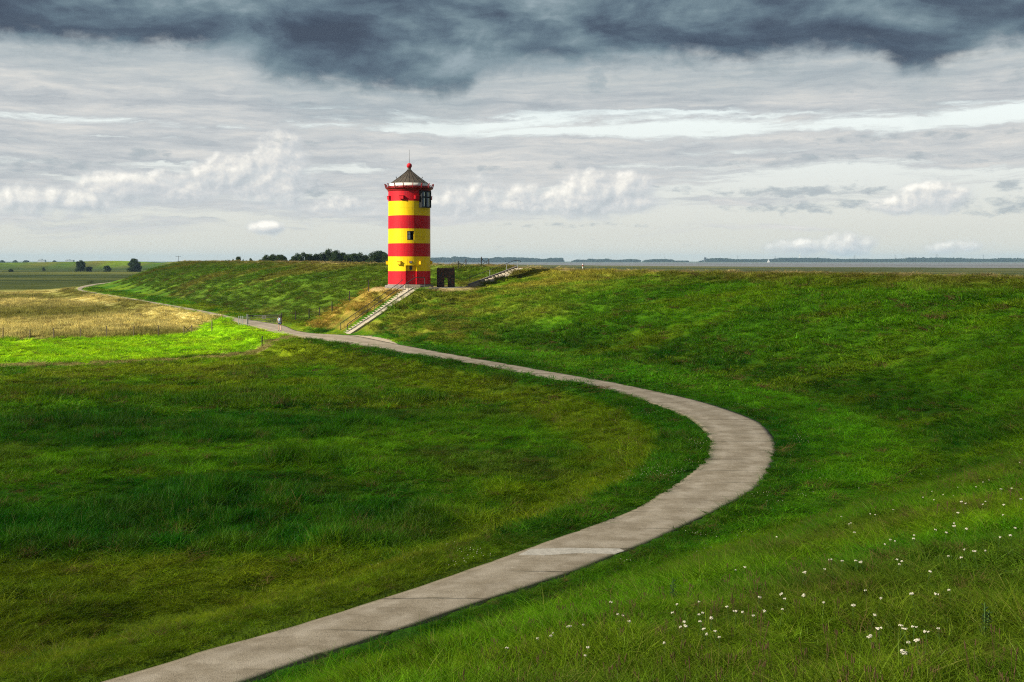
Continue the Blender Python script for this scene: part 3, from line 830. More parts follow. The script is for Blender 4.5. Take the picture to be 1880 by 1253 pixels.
angs = list(np.arange(-180, -14, 3.75)) + [-9.8, -6.0, -2, 3, 8, 12.8, 19.2] + list(np.arange(22.5, 179, 3.75))
levels = [(0.38, 0), (1.86, 0), (1.861, 1), (2.50, 1), (3.47, 1), (3.471, 0), (4.93, 0), (4.931, 1), (5.30, 1), (6.28, 1), (6.55, 1), (6.551, 0), (8.01, 0), (8.011, 1), (9.6, 1), (9.601, 0), (10.75, 0)]
seam_z = [.38, 1.86, 3.47, 4.93, 6.55, 8.01, 9.6, 10.75]
m = MB(); na_ = len(angs)
door = (-9.8, 19.2, .38, 2.50); win = (-6.0, 12.8, 5.30, 6.28)
for li in range(len(levels) - 1):
    z0, z1 = levels[li][0], levels[li + 1][0]
    if z1 - z0 < .01: z0 = z0
    mi = levels[li + 1][1]
    for ai in range(na_):
        a0 = angs[ai]; a1 = angs[(ai + 1) % na_] + (360 if ai == na_ - 1 else 0)
        mid = (a0 + a1) / 2; mz = (z0 + z1) / 2
        if (door[0] < mid < door[1] and door[2] < mz < door[3]) or (win[0] < mid < win[1] and win[2] < mz < win[3]): continue
        r0 = RAD + .035 * (1 - z0 / 11); r1 = RAD + .035 * (1 - z1 / 11)
        m.quad([rad(a0, r0, z0), rad(a1, r0, z0), rad(a1, r1, z1), rad(a0, r1, z1)], mi)
m.build('tower_wall', [RED, YELLOW], lt, smooth=False)
# reveals of door and window
for (a0, a1, z0, z1, dep, nm) in ((*door, .42, 'door_reveal'), (*win, .30, 'window_reveal')):
    m = MB()
    segs = [a for a in angs if a0 <= a <= a1]
    zs = [z0, 1.86, z1] if nm == 'door_reveal' else [z0, z1]
    for q in range(len(zs) - 1):
        mi = 0 if (nm == 'door_reveal' and q == 0) else 1
        for a, fl in ((a0, 1), (a1, -1)):
            pts = [rad(a, RAD + .03, zs[q]), rad(a, RAD - dep, zs[q]), rad(a, RAD - dep, zs[q + 1]), rad(a, RAD + .03, zs[q + 1])]
            m.quad(pts if fl > 0 else pts[::-1], mi)
    for sA, sB in zip(segs[:-1], segs[1:]):
        m.quad([rad(sA, RAD + .03, z1), rad(sB, RAD + .03, z1), rad(sB, RAD - dep, z1), rad(sA, RAD - dep, z1)], 1)
        m.quad([rad(sA, RAD + .03, z0), rad(sA, RAD - dep, z0), rad(sB, RAD - dep, z0), rad(sB, RAD + .03, z0)], 2)
    m.build(nm, [RED, YELLOW, STONE if nm == 'door_reveal' else DARKIN], lt)
# door
dr = MB()
dr.box(rad(4.7, RAD - .40, 1.12), (1.16, .05, 1.48), radrot(4.7), 0)
dr.box(rad(4.7, RAD - .40, 2.18), (1.16, .05, .64), radrot(4.7), 1)
dr.box(rad(4.7, RAD - .365, 1.86), (1.10, .02, .04), radrot(4.7), 2)
door_o = dr.build('door', [RED, YELLOW, DKRED], lt)
tag(door_o, 'recessed door, red below and yellow above')
m = MB(); c0 = rad(13, RAD - .31, 1.35); m.box(c0, (.03, .06, .16), radrot(4.7)); m.box(c0 + radrot(4.7) @ Vector((-.05, -.02, .03)), (.13, .02, .025), radrot(4.7))
m.build('handle', METAL, door_o)
m = MB(); c0 = rad(4.7, RAD - .30, 2.20); m.box(c0, (.26, .16, .40), radrot(4.7)); m.box(c0 + Vector((0, 0, .22)), (.32, .2, .04), radrot(4.7))
m.tube(c0 + Vector((0, -.03, -.2)), c0 + Vector((0, -.03, -.28)), .05, .03)
m.build('door_lamp', DKMETAL, lt)
m = MB(); c0 = rad(4.0, RAD + .05, 2.86); m.box(c0, (.33, .05, .22), radrot(4)); m.box(c0 + radrot(4) @ Vector((0, -.03, 0)), (.25, .02, .14), radrot(4), 1)
m.build('door_plate', [DKRED, METAL], lt)
# mid window with an open left casement
wf = MB(); wa = 3.4; wr = RAD - .20; ww, wh, wz = .77, .98, 5.79
for sx_ in (-1, 1): wf.box(rad(wa, wr, wz) + radrot(wa) @ Vector((sx_ * (ww / 2 - .03), 0, 0)), (.06, .08, wh), radrot(wa))
for sz in (-1, 1): wf.box(rad(wa, wr, wz + sz * (wh / 2 - .03)), (ww - .125, .08, .06), radrot(wa))
wf.box(rad(wa, wr, wz), (.05, .07, wh - .125), radrot(wa))
wo_ = wf.build('window', BLACK, lt)
m = MB(); m.box(rad(wa, wr + .01, wz) + radrot(wa) @ Vector((-.18, 0, 0)), (.29, .012, wh - .13), radrot(wa))
m.build('pane', material('glass_sky_reflection', (.62, .68, .72), .12, spec=1.0), wo_)  # the sky's reflection is put into the pane's pale colour
m = MB(); m.box(rad(wa, wr + .022, wz + .12) + radrot(wa) @ Vector((-.18, 0, 0)), (.29, .02, .03), radrot(wa)); m.box(rad(wa, wr + .022, wz) + radrot(wa) @ Vector((-.18, 0, 0)), (.025, .02, wh - .13), radrot(wa))
m.build('glazing_bar', BLACK, wo_)
m = MB(); m.box(rad(wa, wr - .30, wz), (ww + .1, .02, wh + .1), radrot(wa)); m.build('dark_room', DARKIN, wo_)
# projecting lamp-room window on the right
wa = 46.0; ww, wh = 1.50, 1.86; wz = 9.80; wr = RAD - .02
wf = MB(); B = lambda x, y, z: rad(wa, wr, wz) + radrot(wa) @ Vector((x, y, z))
for sx_ in (-1, 1): wf.box(B(sx_ * (ww / 2 - .05), -.10, 0), (.10, .46, wh), radrot(wa))
for sz in (-1, 1): wf.box(B(0, -.10, sz * (wh / 2 - .05)), (ww - .205, .46, .10), radrot(wa))
wf.box(B(0, -.26, 0), (.15, .07, wh - .205), radrot(wa))
for sx_ in (-1, 1): wf.box(B(sx_ * .36, -.255, .24), (.56, .05, .09), radrot(wa))
wo_ = wf.build('window', BLACK, lt); tag(wo_, 'large black framed window standing out from the wall below the gallery')
for sx_ in (-1, 1):
    for (z0, hgt) in ((.555, .50), (-.33, .98)):
        m = MB(); m.box(B(sx_ * .36, -.215, z0), (.53, .012, hgt), radrot(wa)); m.build('pane', GLASS, wo_)
        m = MB(); m.box(B(sx_ * .36 + .12, -.228, z0), (.13, .01, hgt * .9), radrot(wa)); m.build('curtain', WHITE, wo_)
m = MB(); m.box(B(0, -.10, 0), (ww - .2, .012, wh - .2), radrot(wa)); m.build('dark_room', DARKIN, wo_)
# floodlight housings
for a in (-67, -20, 20, 75, 120, 165, -115):
    m = MB(); m.box(rad(a, RAD + .10, 9.98), (.48, .26, .36), radrot(a)); m.box(rad(a, RAD + .12, 10.17), (.54, .32, .03), radrot(a))
    m.build('red_vent_box', RED, lt, bevel=.01)
for a in (-90, -27, 33, 90, 150, -150):
    m = MB(); m.box(rad(a, RAD + .12, 2.77), (.46, .26, .36), radrot(a)); m.box(rad(a, RAD + .135, 2.96), (.52, .32, .03), radrot(a))
    m.build('yellow_vent_box', YELLOW, lt, bevel=.01)
# gallery
m = MB(); m.lathe([(RAD, 10.72), (2.42, 10.78), (2.46, 10.95), (2.60, 11.02), (2.62, 11.10), (2.44, 11.12), (2.42, 11.29), (2.20, 11.30)], 72)
m.build('gallery', DKRED, lt, smooth=False)
m = MB(); m.lathe([(2.20, 11.26), (2.20, 11.60), (2.02, 11.62)], 72); m.build('eave_band', WHITE, lt, smooth=True)
for k in range(16):
    a = 8.2 + 22.5 * k
    m = MB()
    m.tube(rad(a, 2.44, 11.00), rad(a, 2.64, 11.06), .045); m.tube(rad(a, 2.64, 11.06), rad(a, 2.76, 11.52), .04); m.tube(rad(a, 2.50, 11.08), rad(a, 2.60, 11.46), .03)
    m.tube(rad(a, 2.58, 11.47), rad(a, 2.80, 11.54), .035)
    m.box(rad(a, 2.76, 11.54), (.09, .09, .05), radrot(a))
    m.build('gallery_post', DKRED, lt)
# roof
m = MB(); NR = 24
m.lathe([(2.16, 11.58), (2.13, 11.64), (1.45, 12.12), (.80, 12.62), (.36, 12.98), (.20, 13.18)], NR)
roof = m.build('roof', SLATE, lt)
m = MB()
for k in range(NR):
    a = 360 * k / NR
    P_ = [rad(a + 90, r, z + .015) for r, z in [(2.13, 11.64), (1.45, 12.12), (.80, 12.62), (.36, 12.98), (.20, 13.18)]]
    m.poly(P_, .024, 4)
m.build('standing_seam', SLATE, roof)
for a in (-85, -42, -2, 40, 85, 130, 180, -135):
    m = MB(); m.tube(rad(a, 1.40, 12.14), rad(a, 1.46, 12.36), .03); m.tube(rad(a, 1.40, 12.36), rad(a, 1.52, 12.36), .03); m.build('roof_hook', DKMETAL, roof)
m = MB(); m.lathe([(.26, 13.10), (.20, 13.22), (.17, 13.32), (.22, 13.38), (.14, 13.40)], 20); m.build('roof_neck', SLATE, roof, smooth=True)
m = MB(); m.sphere((0, 0, 13.64), .30, 20, 14); m.build('ball_finial', RED, roof, smooth=True)
m = MB(); m.tube((0, 0, 13.9), (0, 0, 15.45), .022, .012, 6); m.build('lightning_rod', DKMETAL, roof)
# plinth
m = MB(); m.lathe([(2.74, -.5), (2.74, .06), (2.70, .07), (2.70, .28), (2.40, .30), (2.40, .40), (2.3, .40)], 64); m.build('plinth', PLINTH, lt)
m = MB(); m.box(rad(6, 2.75, .10), (1.75, 1.05, .50), radrot(6)); m.build('door_step', STEPM, lt, bevel=.02)

# ------------------------------------------------------------------ main stairs
sa = Vector((-17.35, 112.55, .03)); sb = Vector((-10.95, 117.85, PLAT + .02))
dh = Vector((sb.x - sa.x, sb.y - sa.y, 0)); L = dh.length; dh.normalize(); rt = Vector((dh.y, -dh.x, 0))
ang = math.atan2(dh.y, dh.x)
st = empty('concrete_stairs', sa, 'pale concrete steps with a smooth ramp beside them rising from the path to the lighthouse', 'stairs', rz=ang)
# local frame: +X up the flight, -Y to the right of the climber
NS = 26; tr_ = L / NS; rs = (sb.z - sa.z) / NS
m = MB()
for i in range(NS):
    m.box((tr_ * (i + .5), .18, rs * (i + 1) - .25), (tr_ + .02 if i < NS - 1 else tr_, 1.25, .5 + (0.0 if i % 1 == 0 else 0)), None)
m.build('steps', STEPM, st)
m = MB()
def slab(m, x0, x1, y0, y1, z0, z1, th):
    k = [(x0, y0, z0), (x1, y0, z1), (x1, y1, z1), (x0, y1, z0)]; lo = [(a, b, c - th) for a, b, c in k]
    m.quad(k); m.quad(lo[::-1])
    for i in range(4): j = (i + 1) % 4; m.quad([k[i], lo[i], lo[j], k[j]])
slab(m, -.2, L + .1, -1.42, -.55, .02, rs * NS + .06, .5)
m.build('ramp', STEPM, st)
m = MB(); slab(m, 0, L, -.56, -.445, .20, rs * NS + .14, .6); m.build('kerb', STONE, st)
for side, ys, nm in ((0, -.47, 'middle'), (1, .92, 'left')):
    m = MB(); z0 = .98
    p = [(.1, ys, .35), (.1, ys, z0), (L - .9, ys, rs * (NS - 3) + z0 + .1)]
    if side == 0:
        p += [(L + .2, ys, rs * NS + 1.15), (L + 1.1, ys + .1, rs * NS + 1.18), (L + 1.6, ys + .15, rs * NS + 1.15), (L + 1.65, ys + .15, rs * NS + .1)]
    else:
        p += [(L - .4, ys, rs * NS + .95)]
    m.poly([Vector(q) for q in p], .042 if side == 0 else .034, 8); m.build('handrail', DKMETAL, st)
    for k in range(6):
        x = .55 + k * (L - 1.2) / 5; zb = rs * (x / tr_)
        m = MB(); m.tube((x, ys, zb - .1), (x, ys, zb + .95), .024); m.box((x, ys, zb + .16), (.12, .10, .012)); m.build('post', DKMETAL, st)

# ------------------------------------------------------------------ upper stairs to the crest
ua = Vector((-4.3, 125.2, 4.66)); ub = Vector((1.15, 134.3, gz(1.4, 134.3) + .02))
dh = Vector((ub.x - ua.x, ub.y - ua.y, 0)); L2 = dh.length; dh.normalize(); ang = math.atan2(dh.y, dh.x)
us = empty('ramp_steps', ua, 'narrow concrete steps with handrail climbing from the lighthouse terrace to the dike crest', 'steps', rz=ang)
m = MB(); NU = 14; rise = (ub.z - ua.z)
for i in range(NU): m.box((L2 / NU * (i + .5), 0, rise / NU * (i + 1) - .2), (L2 / NU + .02, 1.25, .42))
m.build('steps', STEPM, us)
m = MB(); slab(m, -.2, L2, .63, .78, .22, rise + .24, .7); m.build('side_wall', PLINTH, us)
m = MB(); slab(m, -.6, L2 + .2, -1.15, -.63, .06, rise + .03, .12); m.build('side_ramp', STEPM, us)
m = MB(); ys = .72
p = [(-.55, ys, .62), (-.5, ys, .80), (0, ys, .98), (L2 * .62, ys, rise * .62 + .98), (L2 - .6, ys, rise + .92), (L2 + .9, ys, rise + .93), (L2 + 1.0, ys, rise + .75)]
m.poly([Vector(q) for q in p], .032, 8); m.build('handrail', DKMETAL, us)
for x in (.1, L2 * .42, L2 * .78, L2 + .3):
    m = MB(); zb = rise * min(1, x / L2); m.tube((x, ys, zb - .2), (x, ys, zb + .95), .032); m.build('post', METAL if x > 2 else DKMETAL, us)
# terrace paving between tower and upper stairs
tz = PLAT + .012
sheet('terrace', [(-13.9, 119.4), (-12.6, 118.6), (-11.6, 118.0), (-9.9, 117.7), (-6.2, 120.2), (-3.6, 124.6), (-4.9, 125.9), (-6.4, 125.6), (-8.3, 124.6), (-9.5, 121.0), (-12, 120.0), (-13.7, 120.0)], tz, STONE, .1)

# ------------------------------------------------------------------ padlock arch
c = hit(817.7, 525.5); c = Vector((-7.5, 123.4, PLAT))
ar = empty('padlock_arch', c, 'dark rusty arch panel covered with padlocks, narrow doorway in it, right of the lighthouse', 'sculpture', rz=R(3))
m = MB()
for x0, x1, z0, z1 in ((-.97, -.15, .02, 2.15), (.20, .97, .02, 2.15), (-.15, .20, 1.08, 2.15)):
    m.box(((x0 + x1) / 2, 0, (z0 + z1) / 2), (x1 - x0 - .003, .05, z1 - z0))
for x in (-.99, .99): m.box((x, 0, 1.05), (.05, .09, 2.12))
m.build('frame', DKMETAL, ar)
m = MB()
for k in range(1300):
    x = random.uniform(-.96, .96); z = random.uniform(.12, 2.22)
    if -.17 < x < .22 and z < 1.10: continue
    sgn = random.choice((-1, 1)); sz = random.uniform(.04, .085)
    rot = Matrix.Rotation(random.uniform(-.6, .6), 3, 'Y') @ Matrix.Rotation(random.uniform(-.5, .5), 3, 'X')
    if z > 2.16: sgn = 0
    m.box((x, sgn * random.uniform(.05, .10), z), (sz, .035, sz * .9), rot, random.choices((0, 1, 2, 3), (6, 3, 1, .7))[0])
lk = m.build('padlocks', [RUST, DKMETAL, material('brass', (.35, .22, .07), .5, metallic=.6), material('red_lock', (.30, .03, .03), .5)], ar); lk['kind'] = 'stuff'


# ------------------------------------------------------------------ fences and gates
def beam(m, a, b, wx, wy, mi=0):
    a, b = Vector(a), Vector(b); d = b - a
    q = d.to_track_quat('Z', 'Y').to_matrix(); m.box((a + b) / 2, (wx, wy, d.length), q, mi)


def post(parent, p, h, r=.06, lean=0.03, mat=WOOD, base=None):
    m = MB(); a = Vector(p); l = Vector((random.uniform(-lean, lean), random.uniform(-lean, lean), 1)) * h
    m.tube(a - Vector((0, 0, .3)), a + l, r, r * .88, 7); o_ = m.build('post', mat, parent)
    return a + l


fpx = [(-60, 626.5), (5.5, 625), (55, 625), (99, 624.5), (148, 623.2), (196, 622), (246, 620.5), (291, 618.5)]
P0 = hit(5.5, 625)
wf_ = empty('wire_fence', (P0.x, P0.y, P0.z), 'long low wire fence of thin dark posts along the front of the yellow hay field', 'fence')
def loc(p, e): return e.matrix_basis.inverted() @ Vector(p) if False else Vector(p) - e.location
tops = []
for p in fpx:
    g_ = hit(*p); tops.append((loc(g_, wf_), post(wf_, loc(g_, wf_), 1.2 + random.uniform(-.1, .2), .06)))
gA, gB = hit(338, 615.5), hit(352, 614); g_ = hit(389, 607.5)
la, lb = loc(gA, wf_), loc(gB, wf_)
tops.append((la, post(wf_, la, 1.05, .07)));  tB = post(wf_, lb, 1.1, .07); tops.append((lb, tB))
m = MB(); beam(m, la + Vector((0, 0, .12)), lb + Vector((0, 0, .95)), .06, .06); beam(m, la + Vector((0, .08, .95)), lb + Vector((0, .08, .12)), .06, .06)
m.build('cross_brace', WOOD, wf_)
lc = loc(g_, wf_); tops.append((lc, post(wf_, lc, 1.1, .07)))
m = MB()
for f in (.35, .65, .92):
    for (a, ta), (b, tb) in zip(tops[:-1], tops[1:]): m.tube(a.lerp(ta, f), b.lerp(tb, f), .006, .006, 4)
m.build('wire', DKMETAL, wf_)

f2 = [(542.5, 590), (567.6, 585.6), (587, 583), (610, 574.5), (642, 556), (677, 536)]
P0 = hit(*f2[0]); wf2 = empty('wire_fence', P0, 'short wire fence of thin dark posts climbing the dike behind the dry bank', 'fence')
tops = []
for p in f2:
    g_ = loc(hit(*p), wf2); tops.append((g_, post(wf2, g_, 1.25, .06, mat=DWOOD)))
m = MB()
for f in (.35, .65, .92):
    for (a, ta), (b, tb) in zip(tops[:-1], tops[1:]): m.tube(a.lerp(ta, f), b.lerp(tb, f), .006, .006, 4)
m.build('wire', DKMETAL, wf2)

# gate across the path
gA = Vector(hit(455.5, 598)); gB = Vector(hit(517, 596)); gA.z = gB.z = .03
gt = empty('metal_gate', gA, 'grey steel mesh gate standing across the path with a white notice on it', 'gate', rz=math.atan2(gB.y - gA.y, gB.x - gA.x))
GL = (gB - gA).length; m = MB()
for z in (.12, .42, .72, 1.02): m.tube((0, 0, z), (GL, 0, z), .022, n=6)
for x in (0, GL): m.tube((x, 0, .10), (x, 0, 1.05), .03, n=6)
m.build('gate_frame', METAL, gt)
m = MB()
for k in range(1, 34): m.tube((GL * k / 34, 0, .12), (GL * k / 34, 0, 1.02), .007, n=4)
m.build('bars', METAL, gt)
m = MB(); m.box((GL * .47, -.04, .80), (.48, .02, .36)); ns = m.build('notice', WHITE, gt)
m = MB()
for z in (.90, .84, .78, .72): m.box((GL * .47, -.052, z), (.36 - .05 * (z < .75), .004, .018))
m.build('lettering', DKMETAL, ns)
m = MB(); m.tube((GL, 0, -.2), (GL, 0, 1.25), .06, n=8); m.build('post', DWOOD, gt)
m = MB(); m.box((-.06, 0, .55), (.16, .16, 1.25)); m.box((-.06, 0, 1.19), (.2, .2, .04)); m.build('post', METAL, gt)
m = MB(); m.box((.28, -.10, 1.02), (.62, .22, .12)); m.box((.5, -.1, .93), (.12, .12, .1)); m.build('latch_box', DKMETAL, gt)
gC = hit(438, 597.5); gC.z = gz(gC.x, gC.y); 
sg = empty('side_railing', gC, 'small galvanised railing with tall grey posts left of the path gate', 'railing', rz=R(-4))
m = MB()
for x in (0, .28, .50): m.box((x, 0, .5), (.07, .07, 1.15))
m.build('post', METAL, sg)
m = MB()
for z in (.1, .95): m.tube((0, 0, z), (1.35, -.05, z - .02), .022, n=6)
for k in range(1, 7): m.tube((.5 + k * .13, -.02, .1), (.5 + k * .13, -.02, .95), .009, n=4)
m.build('rail', METAL, sg)

g_ = hit(481, 640); e = empty('marker_post', g_, 'lone thin dark post on the bare track below the bright green strip', 'post')
m = MB(); m.tube((0, 0, -.3), (.02, 0, 1.12), .055, .048, 8); m.build('shaft', DWOOD, e)
m = MB(); m.box((.02, 0, 1.135), (.12, .12, .03)); m.build('cap', DKMETAL, e)

# strained cross-braced frames on the crest
for (a, b, hh, fl, lab) in (((841.5, 490), (855.5, 488), (1.15, 1.25), 0, 'left of two dark cross-braced wooden fence frames on the dike crest'),
                            ((883.5, 488), (897.5, 488.5), (1.2, .95), 1, 'right of two dark cross-braced wooden fence frames on the dike crest')):
    A = Vector(((a[0] - 940) / F * 147, 147, 0)); B_ = Vector(((b[0] - 940) / F * 147, 147, 0)); A.z = gz(A.x, A.y); B_.z = gz(B_.x, B_.y)
    e = empty('fence_frame', A, lab, 'fence', 'cross-braced fence frames on the crest')
    d = B_ - A
    post(e, Vector((0, 0, 0)), hh[0], .07, .02, DWOOD); post(e, d, hh[1], .075, .02, DWOOD)
    m = MB(); beam(m, (0, 0, .1), d + Vector((0, 0, hh[1] * .8)), .07, .06); beam(m, (0, .09, hh[0] * .8), d + Vector((0, .09, .1)), .07, .06); m.build('cross_brace', DWOOD, e)
x = (1070 - 940) / F * 170; e = empty('white_stake', (x, 170, gz(x, 170)), 'small pale stake standing on the salt marsh just past the dike crest', 'stake')
m = MB(); m.tube((0, 0, -.2), (0, 0, 5.0), .09, .07, 6); m.build('shaft', WHITE, e)
m = MB(); m.tube((0, 0, 4.6), (0, 0, 4.8), .11, .11, 6); m.build('band', DKRED, e)


# ------------------------------------------------------------------ walker
def skin_chain(name, V, E, Rr, mat, parent, sub=2, root=0):
    me = bpy.data.meshes.new(name); me.from_pydata(V, E, []); me.update(); me.materials.append(mat)
    o = bpy.data.objects.new(name, me); col.objects.link(o); o.parent = parent
    o.modifiers.new('skin', 'SKIN')
    if not me.skin_vertices: bpy.context.view_layer.update()
    sv = me.skin_vertices[0].data
    for i, r in enumerate(Rr): sv[i].radius = (r, r) if not hasattr(r, '__len__') else r
    sv[root].use_root = True
    o.modifiers['skin'].use_smooth_shade = True
    ss = o.modifiers.new('sub', 'SUBSURF'); ss.levels = sub; ss.render_levels = sub
    return o


pp = hit(513.5, 610.8); pp.z = .035
# figure faces away from the camera: local +Y is forward, +X its right
pe = empty('person', pp, 'woman in black top and denim shorts with pale blue backpack walking on the path', 'person', rz=R(12))
V = [(0, 0, .93), (0, .01, 1.10), (0, .0, 1.27), (0, .0, 1.40), (0, .01, 1.47), (0, .02, 1.53), (0, .03, 1.62), (0, .02, 1.69),   # 0-7 trunk and head
     (-.10, .0, .88), (-.11, .07, .50), (-.11, .10, .10), (-.11, .20, .035),                                               # left leg, forward
     (.10, .0, .88), (.11, .02, .50), (.11, -.10, .11), (.11, -.01, .035),                                                  # right leg
     (-.17, -.01, 1.39), (-.24, -.03, 1.13), (-.27, .06, .90), (-.27, .09, .83),
     (.17, -.01, 1.39), (.23, -.02, 1.13), (.24, .02, .89), (.24, .04, .82)]
E = [(0, 1), (1, 2), (2, 3), (3, 4), (4, 5), (5, 6), (6, 7), (0, 8), (8, 9), (9, 10), (10, 11), (0, 12), (12, 13), (13, 14), (14, 15), (3, 16), (16, 17), (17, 18), (18, 19), (3, 20), (20, 21), (21, 22), (22, 23)]
Rr = [(.14, .10), (.12, .09), (.14, .10), (.11, .08), .05, .055, (.075, .095), (.06, .075), .085, .055, .038, .035, .085, .055, .038, .035, .05, .040, .028, .03, .05, .040, .028, .03]
body = skin_chain('body', V, E, Rr, SKIN, pe)
for sx_, hx in ((-1, -.27), (1, .24)):      # fingers and thumb
    for k in range(5):
        yy = (.115 - k * .018) if sx_ < 0 else (.065 - k * .018); l = (.05, .085, .092, .085, .068)[k]
        m = MB(); p0 = Vector((hx, yy, .825)); 
        if k == 0: p1 = p0 + Vector((-sx_ * .02, .03, -.03)); p2 = p1 + Vector((-sx_ * .01, .01, -.025))
        else: p1 = p0 + Vector((0, .004, -l * .55)); p2 = p1 + Vector((-sx_ * .02, 0, -l * .4))
        m.tube(p0, p1, .009, .008, 6); m.tube(p1, p2, .008, .006, 6); m.build('thumb' if k == 0 else 'finger', SKIN, body, smooth=True)
NAVY = material('black_cloth', (.012, .013, .018), .8); DENIM = material('denim', (.07, .12, .20), .85, var=.2, vscale=20)
PALE = material('pale_blue_fabric', (.42, .55, .68), .7, var=.1); HAIR = material('brown_hair', (.055, .028, .018), .6, var=.3, vscale=30)
SHOE = material('dark_shoe', (.02, .02, .022), .6)
skin_chain('top', [(0, 0, .96), (0, .01, 1.10), (0, 0, 1.27), (0, 0, 1.42), (-.14, -.0, 1.40), (.14, 0, 1.40)], [(0, 1), (1, 2), (2, 3), (3, 4), (3, 5)],
           [(.158, .118), (.14, .11), (.158, .12), (.11, .085), (.07, .07), (.07, .07)], NAVY, pe)
skin_chain('shorts', [(0, 0, .95), (-.10, .0, .86), (-.115, .03, .68), (.10, .0, .86), (.115, .01, .68)], [(0, 1), (1, 2), (0, 3), (3, 4)], [(.16, .12), .105, .088, .105, .088], DENIM, pe)
hair = skin_chain('hair', [(0, .0, 1.70), (0, -.03, 1.62), (0, -.05, 1.52), (0, -.06, 1.40)], [(0, 1), (1, 2), (2, 3)], [(.085, .09), (.098, .09), (.075, .06), (.05, .035)], HAIR, pe)
for sx_ in (-1, 1):
    m = MB(); m.sphere((sx_ * .032, .112, 1.635), .011, 8, 6); m.build('eye', NAVY, body)
m = MB(); m.sphere((0, .12, 1.605), .017, 8, 6, (1, 1.2, 1.4)); m.build('nose', SKIN, body)
m = MB(); m.sphere((0, .108, 1.567), .02, 8, 6, (1.3, .5, .35)); m.build('mouth', DKRED, body)
for x, y in ((-.11, .17), (.11, -.04)):
    m = MB(); m.sphere((x, y, .04), .055, 12, 8, (.9, 2.3, .75)); m.build('shoe', SHOE, pe, smooth=True)
m = MB(); m.sphere((0, -.17, 1.20), .16, 16, 12, (.85, .62, 1.35)); bp = m.build('backpack', PALE, pe, smooth=True)
m = MB(); m.sphere((0, -.255, 1.10), .09, 12, 8, (1.1, .5, .9)); m.build('pocket', material('grey_fabric', (.25, .30, .36), .8), bp, smooth=True)
for sx_ in (-1, 1):
    m = MB(); m.poly([Vector((sx_ * .08, -.10, 1.36)), Vector((sx_ * .09, 0, 1.47)), Vector((sx_ * .10, .10, 1.36)), Vector((sx_ * .11, .08, 1.15)), Vector((sx_ * .09, -.1, 1.04))], .016, 6)
    m.build('strap', PALE, bp)


# ------------------------------------------------------------------ trees
LEAFD = foliage_material('leaf_dark', (.012, .024, .008), (.055, .088, .022))
LEAFB = foliage_material('leaf_bush', (.028, .034, .010), (.075, .078, .020))
BARK = material('bark', (.06, .045, .035), .9, var=.3)


def crown_mesh(name, clumps, leaf, per, mat, seed):
    r_ = np.random.default_rng(seed); Vs = []; tone = []
    for (cx, cy, cz, rr, rz_) in clumps:
        n = int(per * rr * rr)
        u = r_.normal(size=(n, 3)); u /= np.linalg.norm(u, axis=1)[:, None]
        rad_ = r_.uniform(.45, 1.08, n) ** .6
        p = u * rad_[:, None] * np.array([rr, rr, rz_]) + np.array([cx, cy, cz])
        nrm = u + r_.normal(size=(n, 3)) * .7; nrm /= np.linalg.norm(nrm, axis=1)[:, None]
        a = np.cross(nrm, r_.normal(size=(n, 3))); a /= np.linalg.norm(a, axis=1)[:, None]; b = np.cross(nrm, a)
        s = leaf * r_.uniform(.5, 1.3, n)[:, None]
        Vs.append(np.stack([p - a * s, p - b * s * .5, p + a * s, p + b * s * .5], 1)); tone.append(np.repeat(np.clip(r_.random(n) * .7 + r_.random() * .3, 0, 1), 4))
    Vs = np.concatenate(Vs).reshape(-1, 3); tone = np.concatenate(tone)
    return raw_mesh(name, Vs, np.arange(len(Vs)).reshape(-1, 4), mat, {'tone': ('FLOAT', 'POINT', tone)})


def tree_proto(seed, h, wd, base, ncl, leaf=.28, mat=LEAFD, conic=0.0):
    r_ = np.random.default_rng(seed); cl = []
    for k in range(ncl):
        f = r_.random(); z = base + (h - base) * (.08 + .84 * f)
        prof = math.sin(math.pi * min(1, .22 + .78 * f) ** .85) ** .6 * (1 - conic * f) + .12
        a = r_.uniform(0, 2 * math.pi); rr = wd / 2 * prof * math.sqrt(r_.random()) * .85
        s = wd * r_.uniform(.11, .21)
        cl.append((rr * math.cos(a), rr * math.sin(a), z, s, s * r_.uniform(.7, 1.0)))
    cm_ = crown_mesh('crown', cl, leaf, 90, mat, seed + 100)
    m = MB(); th = h * .55
    m.tube((0, 0, -.5), (wd * .02, 0, th * .5), h * .030, h * .020, 8); m.tube((wd * .02, 0, th * .5), (0, wd * .03, th), h * .020, h * .009, 8)
    for c_ in cl[::3]: m.tube((0, 0, min(th, c_[2] * .6)), (c_[0] * .9, c_[1] * .9, c_[2]), h * .009, h * .003, 5)
    o_ = m.build('trunk', BARK); tm = o_.data; bpy.data.objects.remove(o_)
    return cm_, tm


protos = [tree_proto(1, 10, 9, .3, 60), tree_proto(2, 10, 7, .3, 48), tree_proto(3, 10, 11, .2, 70), tree_proto(4, 10, 5, .5, 34, conic=.45), tree_proto(5, 10, 9, .1, 52)]
bush_protos = [tree_proto(8, 2, 3.2, .0, 22, .10, LEAFB), tree_proto(9, 2, 4.4, .0, 26, .10, LEAFB)]


